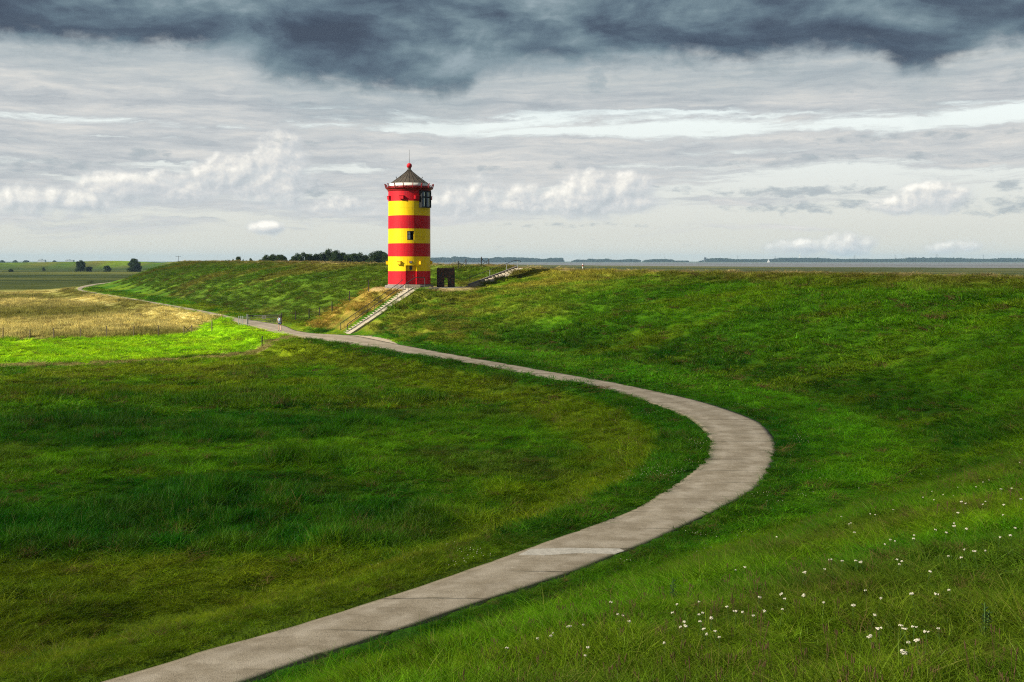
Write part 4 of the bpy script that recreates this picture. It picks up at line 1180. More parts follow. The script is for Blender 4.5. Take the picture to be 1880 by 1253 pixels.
def plant_tree(name, px, D, base_z, top_py, width_px, pi, label, cat, group=None, protos_=None):
    x = (px - 940) / F * D; H_ = EYE - (top_py - 480) / F * D - base_z; W_ = width_px / F * D
    cm_, tm = (protos_ or protos)[pi]
    e = empty(name, (x, D, base_z), label, cat, group, rz=random.uniform(0, 6.28))
    bb = np.array([v.co[:] for v in cm_.vertices]); hz = bb[:, 2].max(); wx = (bb[:, 0].max() - bb[:, 0].min() + bb[:, 1].max() - bb[:, 1].min()) / 2
    e.scale = (W_ / wx, W_ / wx, H_ / hz)
    for nm, md in (('trunk', tm), ('crown', cm_)):
        o_ = bpy.data.objects.new(nm, md); col.objects.link(o_); o_.parent = e
    return e


row = [(420, 476.5, 7, 3), (428, 475, 6, 3), (437.5, 470.5, 14, 1), (446, 475, 5, 3), (461, 473.5, 11, 3), (477, 476, 9, 1), (489, 466.5, 19, 0), (502, 466, 24, 2), (515, 466.5, 22, 4), (524, 474, 12, 0),
       (533, 476, 10, 4), (546, 463.5, 19, 0), (556, 462, 17, 3), (568, 465, 20, 4), (581, 465.5, 18, 1), (591, 463, 16, 3), (604, 455.5, 26, 0), (618, 458.5, 24, 2), (629, 463, 16, 1), (638, 465.5, 20, 2), (650, 464, 20, 4), (661, 462.5, 22, 0),
       (673, 467, 14, 2), (684, 460.5, 22, 0), (697, 459, 24, 4), (708, 463, 18, 2), (717, 467, 16, 0)]
where = ['tiny tree, leftmost of the row behind the dike crest', 'small pointed tree, second from the left behind the dike crest', 'small rounded tree, third from the left behind the dike crest, tallest of its little group',
         'thin small tree right of the rounded third tree behind the crest', 'low spiky tree alone in the gap behind the dike crest', 'low bush-like tree at the left foot of the broad flat clump',
         'dark tree forming the left shoulder of the broad flat-topped clump', 'broad tree in the middle of the flat-topped clump behind the crest', 'dark tree forming the right shoulder of the flat-topped clump', 'low tree sloping down right of the flat-topped clump',
         'very low tree in the gap between the two big clumps', 'bushy tree at the left end of the long dark tree row', 'pointed tree second in the long dark tree row', 'rounded lower tree third in the long dark tree row', 'low tree in the dip left of the tallest tree',
         'narrow pointed tree just left of the tallest tree', 'tallest and broadest dark tree behind the dike crest', 'large tree just right of the tallest tree behind the crest', 'tree stepping down right of the tallest pair', 'low broad tree left of the second hump of the tree row',
         'rounded tree at the second hump of the tree row', 'tree topping the second hump of the tree row', 'low tree in the dip before the lighthouse', 'high domed tree third from the lighthouse', 'high domed tree second from the lighthouse', 'tree sloping down beside the lighthouse wall', 'tree half hidden behind the lighthouse']
for (px, ty, wd, pi), lb in zip(row, where):
    plant_tree('broadleaf_tree', px, 520 + random.uniform(-25, 25), 0.5, ty, wd * 1.55, pi, lb, 'tree', 'trees in the row beyond the dike crest')
for px, D, ty, wd, pi, lb in ((148, 900, 477, 22, 0, 'round dark tree alone in the far field, left of the pair'), (247, 880, 474, 28, 2, 'larger round dark tree in the far field near the end of the dike'),
                              (164, 905, 489.5, 16, 4, 'low bush right beside the left round tree in the far field'), (197, 905, 487.5, 16, 4, 'round bush between the two dark trees in the far field'), (80, 960, 491, 8, 1, 'tiny bush left of the dark trees in the far field'), (20, 870, 494, 10, 4, 'low bush at the far left of the dark fields')):
    zb = gz((px - 940) / F * D, D)
    plant_tree('field_tree' if 'tree' in lb[:24] and 'bush' not in lb[:12] else 'bush', px, D, zb, ty, wd, pi, lb, 'tree' if 'bush' not in lb[:12] else 'bush')
for i, (px, py, wp, hp, lb) in enumerate([(105, 537, 8, 5, 'small dark bush at the left in the yellow field near the far path'), (173, 546, 13, 5, 'flat dark bush, left of the pair, in the yellow hay below the path'), (185, 551, 12, 6, 'dark bush just right of and below the flat bush in the hay'), (217, 555, 17, 7, 'largest dark bush in the yellow hay, nearest the path'),
                                        (190, 563, 20, 4, 'low faded bush below the others in the yellow hay'), (167, 521, 16, 6, 'dark bush just beyond the bend of the far path'), (123, 578, 18, 3, 'faint low bush in the middle of the hay field')]):
    g_ = hit(px, py); plant_tree('bush', px, g_.y, g_.z, py - hp, wp, i % 2, lb, 'bush', 'dark bushes in the hay field', bush_protos)

# dead-straight utility pole beyond the dike
D = 700; x = (327.5 - 940) / F * D
e = empty('utility_pole', (x, D, 6.0), 'thin pole with a cross arm on the skyline above the left dike', 'pole')
m = MB(); m.tube((0, 0, -2), (0, 0, 5.0), .14, .10, 8); m.build('mast', DWOOD, e)
m = MB(); m.box((0, 0, 4.6), (3.6, .14, .16)); m.build('cross_arm', DWOOD, e)
for sx_ in (-1.6, 1.6):
    m = MB(); m.tube((sx_, 0, 4.68), (sx_, 0, 4.95), .07, .05, 6); m.build('insulator', METAL, e)

# ------------------------------------------------------------------ far coast
DC = 6250.0
def fx(px, D=DC): return (px - 940) / F * D
WOODM = foliage_material('far_wood', (.012, .022, .010), (.035, .050, .020))
prof = [(770, 473.5), (800, 474), (812, 473), (830, 474.5), (833, 472), (850, 472.5), (870, 474.5), (905, 475), (912, 473), (935, 473.5), (960, 474), (1003, 476.5), (1010, 474.5), (1032, 474.5), (1034, 480), (1052, 480), (1060, 477.5), (1072, 477.5), (1078, 480), (1083, 476), (1095, 477), (1110, 477), (1116, 475),
        (1120, 478), (1140, 478), (1155, 476.5), (1172, 477.5), (1174, 481), (1183, 480.5), (1190, 478), (1200, 477), (1215, 476.5), (1232, 477), (1234, 480), (1245, 479.5), (1290, 480), (1300, 478), (1305, 475.5), (1320, 474.5), (1330, 475.5), (1350, 477), (1370, 476.5), (1400, 477.5), (1410, 476.5), (1425, 477.5), (1436, 474.5), (1460, 474), (1480, 475), (1500, 474.5),
        (1520, 476), (1533, 478), (1541, 475.5), (1550, 477), (1570, 476), (1590, 476), (1600, 477), (1640, 476), (1680, 475.5), (1681, 473.5), (1690, 473.5), (1695, 477), (1712, 476.5), (1714, 474.5), (1730, 474), (1738, 476), (1750, 474), (1768, 475.5), (1780, 476), (1820, 476.5), (1858, 474.5), (1880, 476), (1990, 475), (2100, 476), (2300, 475)]
r_ = np.random.default_rng(3); Vs = []; tn = []
pxs = np.arange(745, 2300, .55); tops_ = np.interp(pxs, [p[0] for p in prof], [p[1] for p in prof])
for px, ty in zip(pxs, tops_):
    hmax = (481.6 - ty) / F * DC
    if hmax < 6: continue
    n = 22
    D = DC + r_.uniform(-90, 160, n); zc_ = 2.5 + hmax * r_.random(n) ** .8 * (1 + .25 * (fbm(np.array([px]), np.array([0.]), 3, 2)[0] - .5)); xc = fx(px) + r_.normal(0, 2.0, n)
    s = r_.uniform(2.0, 4.5, n)
    for a, b_, c_, q in zip(xc, D, zc_, s):
        th = r_.uniform(0, 3.14); dx_, dy_ = math.cos(th) * q, math.sin(th) * q; ti = r_.normal(0, .3)
        Vs += [(a - dx_, b_ - dy_, c_ - q * .6), (a + dx_, b_ + dy_, c_ - q * .6), (a + dx_ + ti * q, b_ + dy_, c_ + q * .6), (a - dx_ + ti * q, b_ - dy_, c_ + q * .6)]; tn += [r_.random()] * 4
me = raw_mesh('far_woods', np.array(Vs), np.arange(len(Vs)).reshape(-1, 4), WOODM, {'tone': ('FLOAT', 'POINT', tn)})
o = bpy.data.objects.new('far_woods', me); col.objects.link(o)
tag(o, 'blue distant woodland along the far shore of the bay', 'woods', kind='stuff')

# pylons
m0 = MB()
for sx_ in (-1, 1):
    for sy in (-1, 1):
        m0.tube((sx_ * 5, sy * 5, 0), (sx_ * 1.3, sy * 1.3, 34), .30, .25, 4); m0.tube((sx_ * 1.3, sy * 1.3, 34), (sx_ * .4, sy * .4, 56), .25, .2, 4)
zz_ = [0, 9, 17, 24, 30, 34, 39, 44, 50]
for a, b_ in zip(zz_[:-1], zz_[1:]):
    def hw(z): return np.interp(z, [0, 34, 56], [5, 1.3, .4])
    for sy in (-1, 1):
        m0.tube((-hw(a), sy * hw(a), a), (hw(b_), sy * hw(b_), b_), .16, .16, 4); m0.tube((hw(a), sy * hw(a), a), (-hw(b_), sy * hw(b_), b_), .16, .16, 4)
mast_me = m0.build('lattice_mast', METAL); arm = MB()
for z, w_ in ((36, 11), (44, 14), (51, 8)): arm.tube((-w_, 0, z), (w_, 0, z), .35, .35, 4); arm.tube((-w_, 0, z), (0, 0, z + 3), .18, .18, 4); arm.tube((w_, 0, z), (0, 0, z + 3), .18, .18, 4)
arm_me = arm.build('cross_arms', METAL); md1, md2 = mast_me.data, arm_me.data
bpy.data.objects.remove(mast_me); bpy.data.objects.remove(arm_me)
ordn = ['first', 'second', 'third', 'fourth', 'fifth', 'sixth', 'seventh', 'eighth', 'ninth']
for k, (px, ty) in enumerate([(1067, 471.5), (1161, 472), (1226, 469), (1362, 468), (1433, 468), (1581, 467), (1658, 466.5), (1735, 465), (1822, 465.5)]):
    hgt = (481 - ty) / F * DC
    e = empty('pylon', (fx(px), DC + 120, 3), '%s grey electricity pylon from the left on the far shore skyline' % ordn[k], 'pylon', 'pylons on the far shore'); e.scale = (hgt / 60,) * 3
    for md, nm in ((md1, 'lattice_mast'), (md2, 'cross_arms')):
        o = bpy.data.objects.new(nm, md); col.objects.link(o); o.parent = e
# wind turbine
e = empty('wind_turbine', (fx(1468), DC, 3), 'three-bladed wind turbine rising above the far shore woods', 'wind turbine')
m = MB(); m.tube((0, 0, 0), (0, 0, 40), 1.3, .8, 12); m.build('mast', WHITE, e)
m = MB(); m.box((0, 0, 40.5), (2, 5, 2)); m.build('nacelle', WHITE, e)
for k in range(3):
    a = R(90 + 120 * k - 32); m = MB(); m.tube((0, -3, 40.5), (16 * math.cos(a), -3, 40.5 + 16 * math.sin(a)), .7, .25, 6); m.build('blade', WHITE, e)
# old windmill stump
e = empty('windmill_tower', (fx(1291), DC - 60, 3), 'squat dark mill tower with a cap at the left end of the far wood', 'tower')
FARD = material('far_dark', (.05, .055, .06), .8)
m = MB(); m.tube((0, 0, 0), (0, 0, 22), 8, 6, 12); m.build('body', FARD, e)
m = MB(); m.tube((0, 0, 22), (0, 0, 27), 7, 2.5, 12); m.build('cap', FARD, e)
m = MB()
for k in range(2): a = R(35 + 90 * k); m.tube((-10 * math.cos(a), -8, 22 - 10 * math.sin(a)), (10 * math.cos(a), -8, 22 + 10 * math.sin(a)), .8, .8, 4)
m.build('sails', FARD, e)
# sailing boat
D = 5200; e = empty('sailing_boat', (fx(1411, D), D, .2), 'white sailing boat on the water before the far shore', 'boat')
m = MB()
hull = [(-7, 0), (-5, 1.7), (2, 1.9), (7.5, 0), (2, -1.9), (-5, -1.7)]
top_ = [(x, y, 1.6) for x, y in hull]; bt = [(x * .85, y * .5, -.3) for x, y in hull]
m.quad(top_); [m.quad([top_[i], bt[i], bt[(i + 1) % 6], top_[(i + 1) % 6]]) for i in range(6)]; m.build('hull', WHITE, e)
m = MB(); m.tube((0, 0, 1), (0, 0, 19), .2, .12, 6); m.build('mast', METAL, e)
for nm, P3 in (('mainsail', [(-.3, 0, 2.5), (-6.2, .6, 2.8), (-.3, 0, 18.5)]), ('foresail', [(.6, 0, 2.3), (6.8, 0, 2.0), (.5, 0, 16)])):
    m = MB(); q = [Vector(p) for p in P3]; m.quad([p + Vector((0, .06, 0)) for p in q]); m.quad([p - Vector((0, .06, 0)) for p in q][::-1])
    for i in range(3): j = (i + 1) % 3; m.quad([q[i] + Vector((0, .06, 0)), q[i] - Vector((0, .06, 0)), q[j] - Vector((0, .06, 0)), q[j] + Vector((0, .06, 0))])
    m.build(nm, material('sailcloth', (.82, .82, .80), .7), e)
# pale far buildings on the left skyline
FB = material('far_render', (.42, .46, .48), .8, var=.1, vscale=.05); FR = material('far_roof', (.22, .26, .30), .8)
for k, (px, ty, wpx, n, lb) in enumerate([(77, 476, 13, 3, 'pale blocky building with a raised middle, left one on the far skyline'), (128, 476.5, 15, 2, 'long pale building, right one on the far left skyline')]):
    D = 4200; e = empty('far_building', (fx(px, D), D, .5), lb, 'building'); W_ = wpx / F * D; Ht = EYE - (ty - 480) / F * D
    m = MB(); m.box((0, 0, Ht * .40), (W_, 14, Ht * .8)); m.build('wall', FB, e)
    m = MB(); m.box((-W_ * .15, 0, Ht * .9), (W_ * .35, 10, Ht * .2)); m.build('roof_block', FB, e)
    for j in range(n + 3):
        m = MB(); m.box((-W_ / 2 + (j + .7) * W_ / (n + 3.4), -7.05, Ht * .65), (W_ / (n + 3) * .5, .1, 1.6)); m.build('window', FR, e)
for k, (px, ty, wd) in enumerate([(4, 477.6, 12), (28, 477.8, 10), (48, 478, 14), (100, 478, 9)]):
    plant_tree('far_tree', px, 3200, .5, ty, wd, [0, 2, 4, 2][k], ['hazy tree clump at the left edge of the far skyline', 'hazy tree clump second from the left edge on the far skyline', 'hazy flat tree clump left of the pale blocky building', 'hazy small tree clump between the two pale far buildings'][k], 'tree', 'hazy trees on the left skyline')

# ------------------------------------------------------------------ clouds that shade the land
def cloud(name, poly, alt, thick, dens, seed, soft, label, wob=14):
    P = np.array([(x + SUN.x / SUN.z * alt, y + SUN.y / SUN.z * alt) for x, y in poly])
    ox, oy = SUN.x / SUN.z * alt, SUN.y / SUN.z * alt
    x0, y0 = P.min(0) - 30; x1, y1 = P.max(0) + 30
    N_ = 150; X, Y = np.meshgrid(np.linspace(x0, x1, N_), np.linspace(y0, y1, N_)); X = X.ravel(); Y = Y.ravel()
    wx = (fbm(X, Y, 60, 4, seed) - .5) * 2 * wob; wy = (fbm(X, Y, 60, 4, seed + 5) - .5) * 2 * wob
    loop = np.vstack([P, P[:1]]); d = np.abs(polydist(X + wx, Y + wy, loop)); ins = inpoly(X + wx, Y + wy, P)
    sdn = np.where(ins, d, -d)
    k = sstep(-soft, soft, sdn)
    dn_ = k * dens * np.clip(.80 + (fbm(X, Y, 45, 4, seed + 9) - .5) * 1.5, .3, 1.0)
    tt = k ** .5 * thick * (.6 + .8 * fbm(X, Y, 40, 4, seed + 3))
    n_ = N_ * N_
    Vv = np.vstack([np.stack([X, Y, alt + tt * .9], 1), np.stack([X, Y, alt - tt * .25], 1)])
    ii = np.arange(n_).reshape(N_, N_); q = np.stack([ii[:-1, :-1], ii[:-1, 1:], ii[1:, 1:], ii[1:, :-1]], -1).reshape(-1, 4)
    kk_ = k[q].max(1) > .002; q = q[kk_]
    Fq_ = np.vstack([q, q[:, ::-1] + n_])
    me = raw_mesh(name, Vv, Fq_, CLOUDM, {'dens': ('FLOAT', 'POINT', np.tile(dn_, 2))})
    me.polygons.foreach_set('use_smooth', [True] * len(me.polygons))
    o = bpy.data.objects.new(name, me); col.objects.link(o); tag(o, label, 'cloud', kind='stuff')


CLOUDM = bpy.data.materials.new('cloud'); CLOUDM.use_nodes = True
t = CLOUDM.node_tree; t.nodes.clear()
at = t.nodes.new('ShaderNodeAttribute'); at.attribute_name = 'dens'
tp = t.nodes.new('ShaderNodeBsdfTransparent'); df = t.nodes.new('ShaderNodeBsdfDiffuse'); df.inputs[0].default_value = (.85, .86, .88, 1)
tl = t.nodes.new('ShaderNodeBsdfTranslucent'); tl.inputs[0].default_value = (.85, .86, .88, 1)
ma_ = t.nodes.new('ShaderNodeMixShader'); t.links.new(df.outputs[0], ma_.inputs[1]); t.links.new(tl.outputs[0], ma_.inputs[2])
mb_ = t.nodes.new('ShaderNodeMixShader'); t.links.new(at.outputs[2], mb_.inputs[0]); t.links.new(tp.outputs[0], mb_.inputs[1]); t.links.new(ma_.outputs[0], mb_.inputs[2])
o_ = t.nodes.new('ShaderNodeOutputMaterial'); t.links.new(mb_.outputs[0], o_.inputs[0])
cloud('cloud', [(-420, 58), (-120, 60), (-60, 69), (-38, 74), (-23, 87), (-12, 97), (-2, 101), (8, 100), (22, 101), (38, 107), (60, 118), (240, 185), (300, 60), (200, -120), (-420, -120)],
      260, 30, .245, 3.0, 6, 'grey cloud whose shadow lies over the near meadow and the right-hand dike face', wob=5)

# ------------------------------------------------------------------ grass
srcs = {}
def tuft(name, seed, nb_, rad_, hgt, wid, spread=.5, segs=3):
    r = np.random.default_rng(seed); V_ = []; Fs = []; T_ = []
    for b in range(nb_):
        a = r.uniform(0, 2 * math.pi); rr = rad_ * math.sqrt(r.random()); bx, by = rr * math.cos(a), rr * math.sin(a)
        h = hgt * r.uniform(.45, 1.15); ln = r.uniform(.1, 1) * spread * h; la = r.uniform(0, 2 * math.pi); dx_, dy_ = math.cos(la) * ln, math.sin(la) * ln
        fa = r.uniform(0, math.pi); wx, wy = math.cos(fa) * wid * .5, math.sin(fa) * wid * .5; k = len(V_); tone = r.random()
        for s_ in range(segs + 1):
            f = s_ / segs; wf = (1 - f ** 1.6) * .9 + .1 if s_ < segs else .12
            px_, py_, pz_ = bx + dx_ * f ** 1.8, by + dy_ * f ** 1.8, h * (f - .18 * f * f * spread) - .02
            V_ += [(px_ - wx * wf, py_ - wy * wf, pz_), (px_ + wx * wf, py_ + wy * wf, pz_)]; T_ += [tone, tone]
        for s_ in range(segs): Fs.append((k + 2 * s_, k + 2 * s_ + 1, k + 2 * s_ + 3, k + 2 * s_ + 2))
    me = raw_mesh(name, V_, Fs, BLADE, {'tone': ('FLOAT', 'POINT', T_)})
    o = bpy.data.objects.new(name, me); return o


def source(key, objs):
    c = bpy.data.collections.new(key)
    for o in objs: c.objects.link(o)
    return c


def scatter(name, label, pts, cols, scl, src, kind='stuff', tilt=.15, cat='grass', mats=None):
    n = len(pts)
    me = bpy.data.meshes.new(name); me.vertices.add(n); me.vertices.foreach_set('co', pts.astype(np.float32).ravel())
    def att(nm, typ, dat, key):
        a = me.attributes.new(nm, typ, 'POINT'); a.data.foreach_set(key, np.asarray(dat, np.float32 if typ != 'INT' else np.int32).ravel())
    att('gcol', 'FLOAT_COLOR', np.hstack([cols, np.ones((n, 1))]), 'color')
    rot = np.stack([rng.normal(0, tilt, n), rng.normal(0, tilt, n), rng.uniform(0, 6.283, n)], 1)
    att('rot', 'FLOAT_VECTOR', rot, 'vector'); att('scl', 'FLOAT_VECTOR', scl, 'vector'); att('pick', 'INT', rng.integers(0, 1000, n), 'value')
    me.update()
    o = bpy.data.objects.new(name, me); col.objects.link(o); tag(o, label, cat, kind=kind)
    ng = bpy.data.node_groups.new(name, 'GeometryNodeTree')
    ng.interface.new_socket('Geometry', in_out='INPUT', socket_type='NodeSocketGeometry'); ng.interface.new_socket('Geometry', in_out='OUTPUT', socket_type='NodeSocketGeometry')
    gi = ng.nodes.new('NodeGroupInput'); go_ = ng.nodes.new('NodeGroupOutput')
    ip = ng.nodes.new('GeometryNodeInstanceOnPoints'); ci = ng.nodes.new('GeometryNodeCollectionInfo')
    ci.inputs['Collection'].default_value = src; ci.inputs['Separate Children'].default_value = True; ci.inputs['Reset Children'].default_value = True
    ip.inputs['Pick Instance'].default_value = True
    def na(nm, typ):
        a = ng.nodes.new('GeometryNodeInputNamedAttribute'); a.data_type = typ; a.inputs[0].default_value = nm; return a.outputs[0]
    er_ = ng.nodes.new('FunctionNodeEulerToRotation'); ng.links.new(na('rot', 'FLOAT_VECTOR'), er_.inputs[0])
    mp = ng.nodes.new('GeometryNodeMeshToPoints'); ng.links.new(gi.outputs[0], mp.inputs[0])
    ng.links.new(mp.outputs[0], ip.inputs['Points']); ng.links.new(ci.outputs[0], ip.inputs['Instance'])
    ng.links.new(na('pick', 'INT'), ip.inputs['Instance Index']); ng.links.new(er_.outputs[0], ip.inputs['Rotation']); ng.links.new(na('scl', 'FLOAT_VECTOR'), ip.inputs['Scale'])
    ng.links.new(ip.outputs[0], go_.inputs[0])
    md = o.modifiers.new('grass', 'NODES'); md.node_group = ng
    return o


near_src = source('near_tufts', [tuft('tuft', 20 + k, 64, .13, 1.0, .0078, .42) for k in range(7)])
mid_src = source('mid_tufts', [tuft('tuft', 40 + k, 80, .26, 1.0, .013, .5, 2) for k in range(7)])
far_src = source('far_tufts', [tuft('tuft', 60 + k, 110, .55, 1.0, .034, .45, 1) for k in range(7)])
# the tufts are modelled one metre high and about as wide as they grow; scale gives the height
for r1, r2, dens_, sr, nm, rs_, lb in ((3.2, 13, 95, near_src, 'grass', .85, 'green grass blades on the near dike slope at the bottom right'), (13, 30, 46, near_src, 'grass', 1.2, 'green meadow and dike grass on both sides of the near path'),
                                       (30, 62, 15, mid_src, 'grass', 1.25, 'green grass around the bend of the path'), (62, 120, 5.5, far_src, 'grass', 1.1, 'grass of the meadow, the bright strip and the dike before the lighthouse'),
                                       (120, 330, 1.5, far_src, 'grass', 1.5, 'hay and dike grass beyond the path gate')):
    amax = 1.05 if r2 <= 13 else .85 if r2 <= 30 else .62; n = int(dens_ * amax * (r2 ** 2 - r1 ** 2))
    rr = np.sqrt(rng.uniform(r1 ** 2, r2 ** 2, n)); aa = rng.uniform(-amax, amax, n); x = rr * np.sin(aa); y = rr * np.cos(aa)
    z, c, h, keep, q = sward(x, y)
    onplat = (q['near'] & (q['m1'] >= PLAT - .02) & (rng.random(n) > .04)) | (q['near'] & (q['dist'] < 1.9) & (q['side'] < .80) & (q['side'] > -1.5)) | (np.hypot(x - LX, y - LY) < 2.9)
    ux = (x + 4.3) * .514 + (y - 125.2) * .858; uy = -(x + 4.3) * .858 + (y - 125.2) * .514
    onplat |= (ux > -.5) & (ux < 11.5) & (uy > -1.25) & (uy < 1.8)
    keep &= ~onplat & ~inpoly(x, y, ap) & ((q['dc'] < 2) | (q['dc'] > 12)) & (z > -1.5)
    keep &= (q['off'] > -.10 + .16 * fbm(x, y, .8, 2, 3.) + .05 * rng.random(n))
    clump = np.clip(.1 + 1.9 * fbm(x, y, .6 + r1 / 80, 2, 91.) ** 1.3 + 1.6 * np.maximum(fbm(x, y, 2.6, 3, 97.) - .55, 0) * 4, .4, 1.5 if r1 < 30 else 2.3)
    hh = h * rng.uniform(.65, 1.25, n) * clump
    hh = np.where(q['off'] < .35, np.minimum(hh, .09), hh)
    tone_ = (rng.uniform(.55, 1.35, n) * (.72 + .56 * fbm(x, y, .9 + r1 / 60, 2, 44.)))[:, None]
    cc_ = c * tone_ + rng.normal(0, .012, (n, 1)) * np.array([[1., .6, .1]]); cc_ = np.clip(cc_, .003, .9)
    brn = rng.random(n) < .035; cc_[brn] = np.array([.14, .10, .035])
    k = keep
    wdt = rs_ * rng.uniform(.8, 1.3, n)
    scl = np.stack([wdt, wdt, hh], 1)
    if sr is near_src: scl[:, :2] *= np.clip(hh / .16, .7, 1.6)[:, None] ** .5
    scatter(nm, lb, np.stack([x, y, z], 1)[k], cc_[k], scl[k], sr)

# ------------------------------------------------------------------ flowers and weeds
FLW = material('cream_flower', (.62, .58, .44), .7, var=.25, vscale=8); STEMM = material('green_stem', (.06, .12, .02), .8)
fpos = [(1615, 1208), (1651, 1201), (1661, 1200), (1673, 1206), (1605, 1219), (1688, 1228), (1697, 1224), (1653, 1248), (1607, 1142), (1591, 1125), (1686, 1143), (1749, 1136), (1704, 1131), (1566, 1153), (1594, 1172), (1510, 1155), (1478, 1139),
        (1447, 1129), (1447, 1138), (1385, 1143), (1342, 1157), (1353, 1165), (1370, 1172), (1387, 1171), (1405, 1162), (1274, 1144), (1248, 1148), (1290, 1187), (1303, 1188), (1297, 1199), (1262, 1184), (1300, 1208), (1316, 1207), (1322, 1222), (1249, 1195),
        (1482, 1084), (1466, 1093), (1522, 1054), (1531, 1065), (1508, 1075), (1543, 1068), (1592, 1076), (1572, 1067), (1640, 1077), (1656, 1061), (1663, 1065), (1699, 1085), (1751, 1069), (1776, 1043), (1797, 1048), (1806, 1050), (1828, 1027), (1862, 1001), (1861, 1028),
        (1675, 1021), (1680, 1012), (1708, 1005), (1731, 1013), (1763, 1007), (1636, 1020), (1637, 1032), (1612, 1035), (1560, 1004), (1549, 967), (1602, 966), (1612, 963), (1634, 951), (1733, 926), (1694, 926), (1781, 954), (1803, 949), (1816, 943), (1850, 954), (1774, 949), (1758, 970), (1791, 910), (1807, 901), (1815, 900), (1843, 924), (1853, 920), (1872, 942), (1875, 866),
        (1118, 1140), (1131, 1165), (1156, 1175), (1046, 1190), (1048, 1189), (1015, 1197), (1072, 1186), (983, 1209), (923, 1229), (1080, 1241), (1068, 1244), (1220, 1233), (1280, 1170), (1253, 1193), (1294, 1172), (1015, 1207), (1247, 1167), (1146, 1168)]
for _k in range(14): fpos.append((random.uniform(1560, 1879), random.uniform(860, 1000)))
for _k in range(8): fpos.append((random.uniform(1300, 1879), random.uniform(1000, 1250)))
stem_me = MB().tube((0, 0, -.05), (.02, .01, .24), .0022, .0018, 5).tube((.012, .006, .15), (.035, .0, .245), .0014, n=4).tube((.012, .006, .15), (-.01, .02, .24), .0014, n=4)
so = stem_me.build('stem', STEMM); heads = []
for q_ in range(3):
    m = MB(); rr_ = random.Random(q_)
    for k in range(26):
        a = rr_.uniform(0, 6.28); r_2 = .032 * math.sqrt(rr_.random()); m.sphere((.015 + r_2 * math.cos(a), .008 + r_2 * math.sin(a), .245 + rr_.uniform(-.004, .006) - r_2 * .12), .0075, 6, 4, (1, 1, .6))
    ho = m.build('flower_head', FLW); heads.append(ho.data); bpy.data.objects.remove(ho)
sdat = so.data; bpy.data.objects.remove(so)
for i, (px, py) in enumerate(fpos):
    g_ = hit(px, py + 6)
    if g_.y > 60: continue
    lb_, gr_ = (('larger cream-white flower of the close group by the bottom right corner', 'larger flowers by the bottom right corner') if i < 8 else
                ('tiny cream-white flower high on the slope towards the right edge', 'tiny flowers high on the right slope') if py < 1000 else
                ('small cream-white flower in the lower grass left of the bottom right corner group', 'small flowers on the lower slope') if px < 1480 else
                ('small flat-topped white flower in the middle of the flowery slope at right', 'small flowers in the middle of the right slope'))
    e = empty('yarrow_flower', g_, lb_, 'flower', gr_, rz=random.uniform(0, 6.28))
    s_ = random.uniform(.26, .50) * (1.4 if i < 8 else 1); e.scale = (s_, s_, random.uniform(.75, 1.0)); e.rotation_euler = (random.uniform(-.25, .25), random.uniform(-.25, .25), random.uniform(0, 6.28))
    for nm, md in (('stem', sdat), ('flower_head', heads[i % 3])):
        o = bpy.data.objects.new(nm, md); col.objects.link(o); o.parent = e

# brown seed heads (plantain) and thin straw stalks through the near slope
def seedhead(seed):
    m = MB(); r = random.Random(seed)
    for k in range(4):
        a = r.uniform(0, 6.28); b_ = r.uniform(0, .10); x0, y0 = b_ * math.cos(a), b_ * math.sin(a); h_ = r.uniform(.7, 1.1); lx, ly = r.uniform(-.15, .15), r.uniform(-.15, .15)
        m.tube((x0, y0, -.05), (x0 + lx, y0 + ly, h_), .007, .005, 4); m.tube((x0 + lx, y0 + ly, h_ - .04), (x0 + lx * 1.15, y0 + ly * 1.15, h_ + .12), .022, .012, 6)
    o = m.build('seedhead', material('seed_brown', (.085, .052, .020), .9)); col.objects.unlink(o); return o


ssrc = source('seedheads', [seedhead(k) for k in range(4)])
n = 2600; rr = 3.2 + 42 * rng.random(n) ** .9; aa = rng.uniform(-.05, .55, n); x = rr * np.sin(aa); y = rr * np.cos(aa)
z, q = land(x, y, True); k = q['between'] & (q['t'] > .08) & (fbm(x, y, 2.8, 3, 21.5) > .49 - .03 * rng.random(n)) & (q['off'] > .5)
hh = rng.uniform(.11, .22, k.sum()); scatter('seed_heads', 'brown seed heads standing in the near dike grass', np.stack([x, y, z], 1)[k], np.zeros((k.sum(), 3)), np.stack([hh * 1.0, hh * 1.0, hh], 1), ssrc, cat='seed heads')
# tiny white clover along the path edges
def clover(seed):
    m = MB(); r = random.Random(seed)
    for k in range(5): m.sphere((r.uniform(-.3, .3), r.uniform(-.3, .3), r.uniform(.06, .12)), .009, 6, 4)
    o = m.build('clover', FLW); col.objects.unlink(o); return o


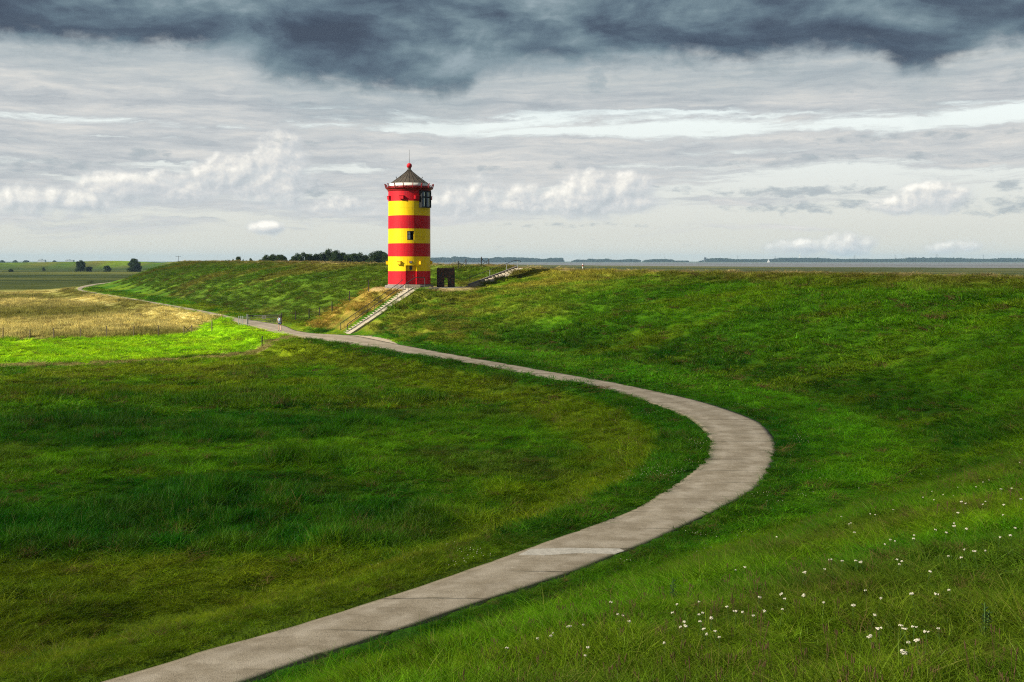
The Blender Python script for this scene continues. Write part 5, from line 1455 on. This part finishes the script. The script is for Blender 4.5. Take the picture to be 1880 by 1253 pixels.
csrc = source('clovers', [clover(k) for k in range(4)])
n = 5000; ii = rng.integers(40, 140, n); sgn = np.where(rng.random(n) < .75, -1, 1); dd_ = 0.25 + rng.random(n) ** 2 * 2.2
tx = MID[np.minimum(ii + 1, len(MID) - 1)] - MID[ii]; tx /= np.hypot(tx[:, 0], tx[:, 1])[:, None]
x = MID[ii, 0] + tx[:, 1] * sgn * (HALF[ii] + dd_) + rng.normal(0, .5, n); y = MID[ii, 1] - tx[:, 0] * sgn * (HALF[ii] + dd_) + rng.normal(0, .5, n)
z, q = land(x, y, True); k = (fbm(x, y, 5, 3, 33.) > .56) & (q['off'] > .15) & (rng.random(n) < .16)
scatter('clover_flowers', 'tiny white clover dots along the path verge', np.stack([x, y, z], 1)[k], np.zeros((k.sum(), 3)), np.ones((k.sum(), 3)), csrc, cat='clover')


# dark thistles
def weed(px, py, h_, n, lb):
    g_ = hit(px, py); e = empty('thistle', g_, lb, 'weed', rz=1.0); r = random.Random(int(px))
    for k in range(n):
        a = r.uniform(0, 6.28); ln = h_ * r.uniform(.6, 1); sp_ = .28 * h_ * r.random()
        tip = Vector((sp_ * math.cos(a), sp_ * math.sin(a), ln)); m = MB(); m.tube((0, 0, -.05), tip, .008, .004, 5); so_ = m.build('stem', STEMM, e)
        m = MB()
        for j in range(14):
            f = .12 + .85 * j / 14; p = tip * f; b_ = r.uniform(0, 6.28); l = h_ * .24 * (1.1 - f * .6); d = Vector((math.cos(b_), math.sin(b_), .45)) * l; s_ = Vector((-math.sin(b_), math.cos(b_), 0)) * l * .12
            m.quad([p, p + d * .4 + s_, p + d, p + d * .4 - s_]); m.quad([p + d * .3 + s_, p + d * .55 + s_ * 2.6, p + d * .6, p + d * .5]); m.quad([p + d * .3 - s_, p + d * .5, p + d * .6, p + d * .55 - s_ * 2.6])
        m.build('leaves', THIST, so_)


THIST = material('thistle_green', (.018, .050, .016), .8, var=.3)
weed(1236, 1112, .30, 3, 'dark green thistle clump standing alone below the path patch')
weed(1808, 1172, .26, 3, 'dark spindly thistle at the right edge among brown seed heads')

# ------------------------------------------------------------------ haze
hm = bpy.data.materials.new('haze'); hm.use_nodes = True
t = hm.node_tree; t.nodes.clear()
pv = t.nodes.new('ShaderNodeVolumePrincipled'); pv.inputs['Color'].default_value = (.48, .74, .96, 1); pv.inputs['Density'].default_value = 6.0e-5; pv.inputs['Anisotropy'].default_value = 0.0
o_ = t.nodes.new('ShaderNodeOutputMaterial'); t.links.new(pv.outputs[0], o_.inputs['Volume'])
m = MB(); m.box((0, 6200, 38), (26400, 13900, 84)); tag(m.build('haze', hm), kind='stuff')
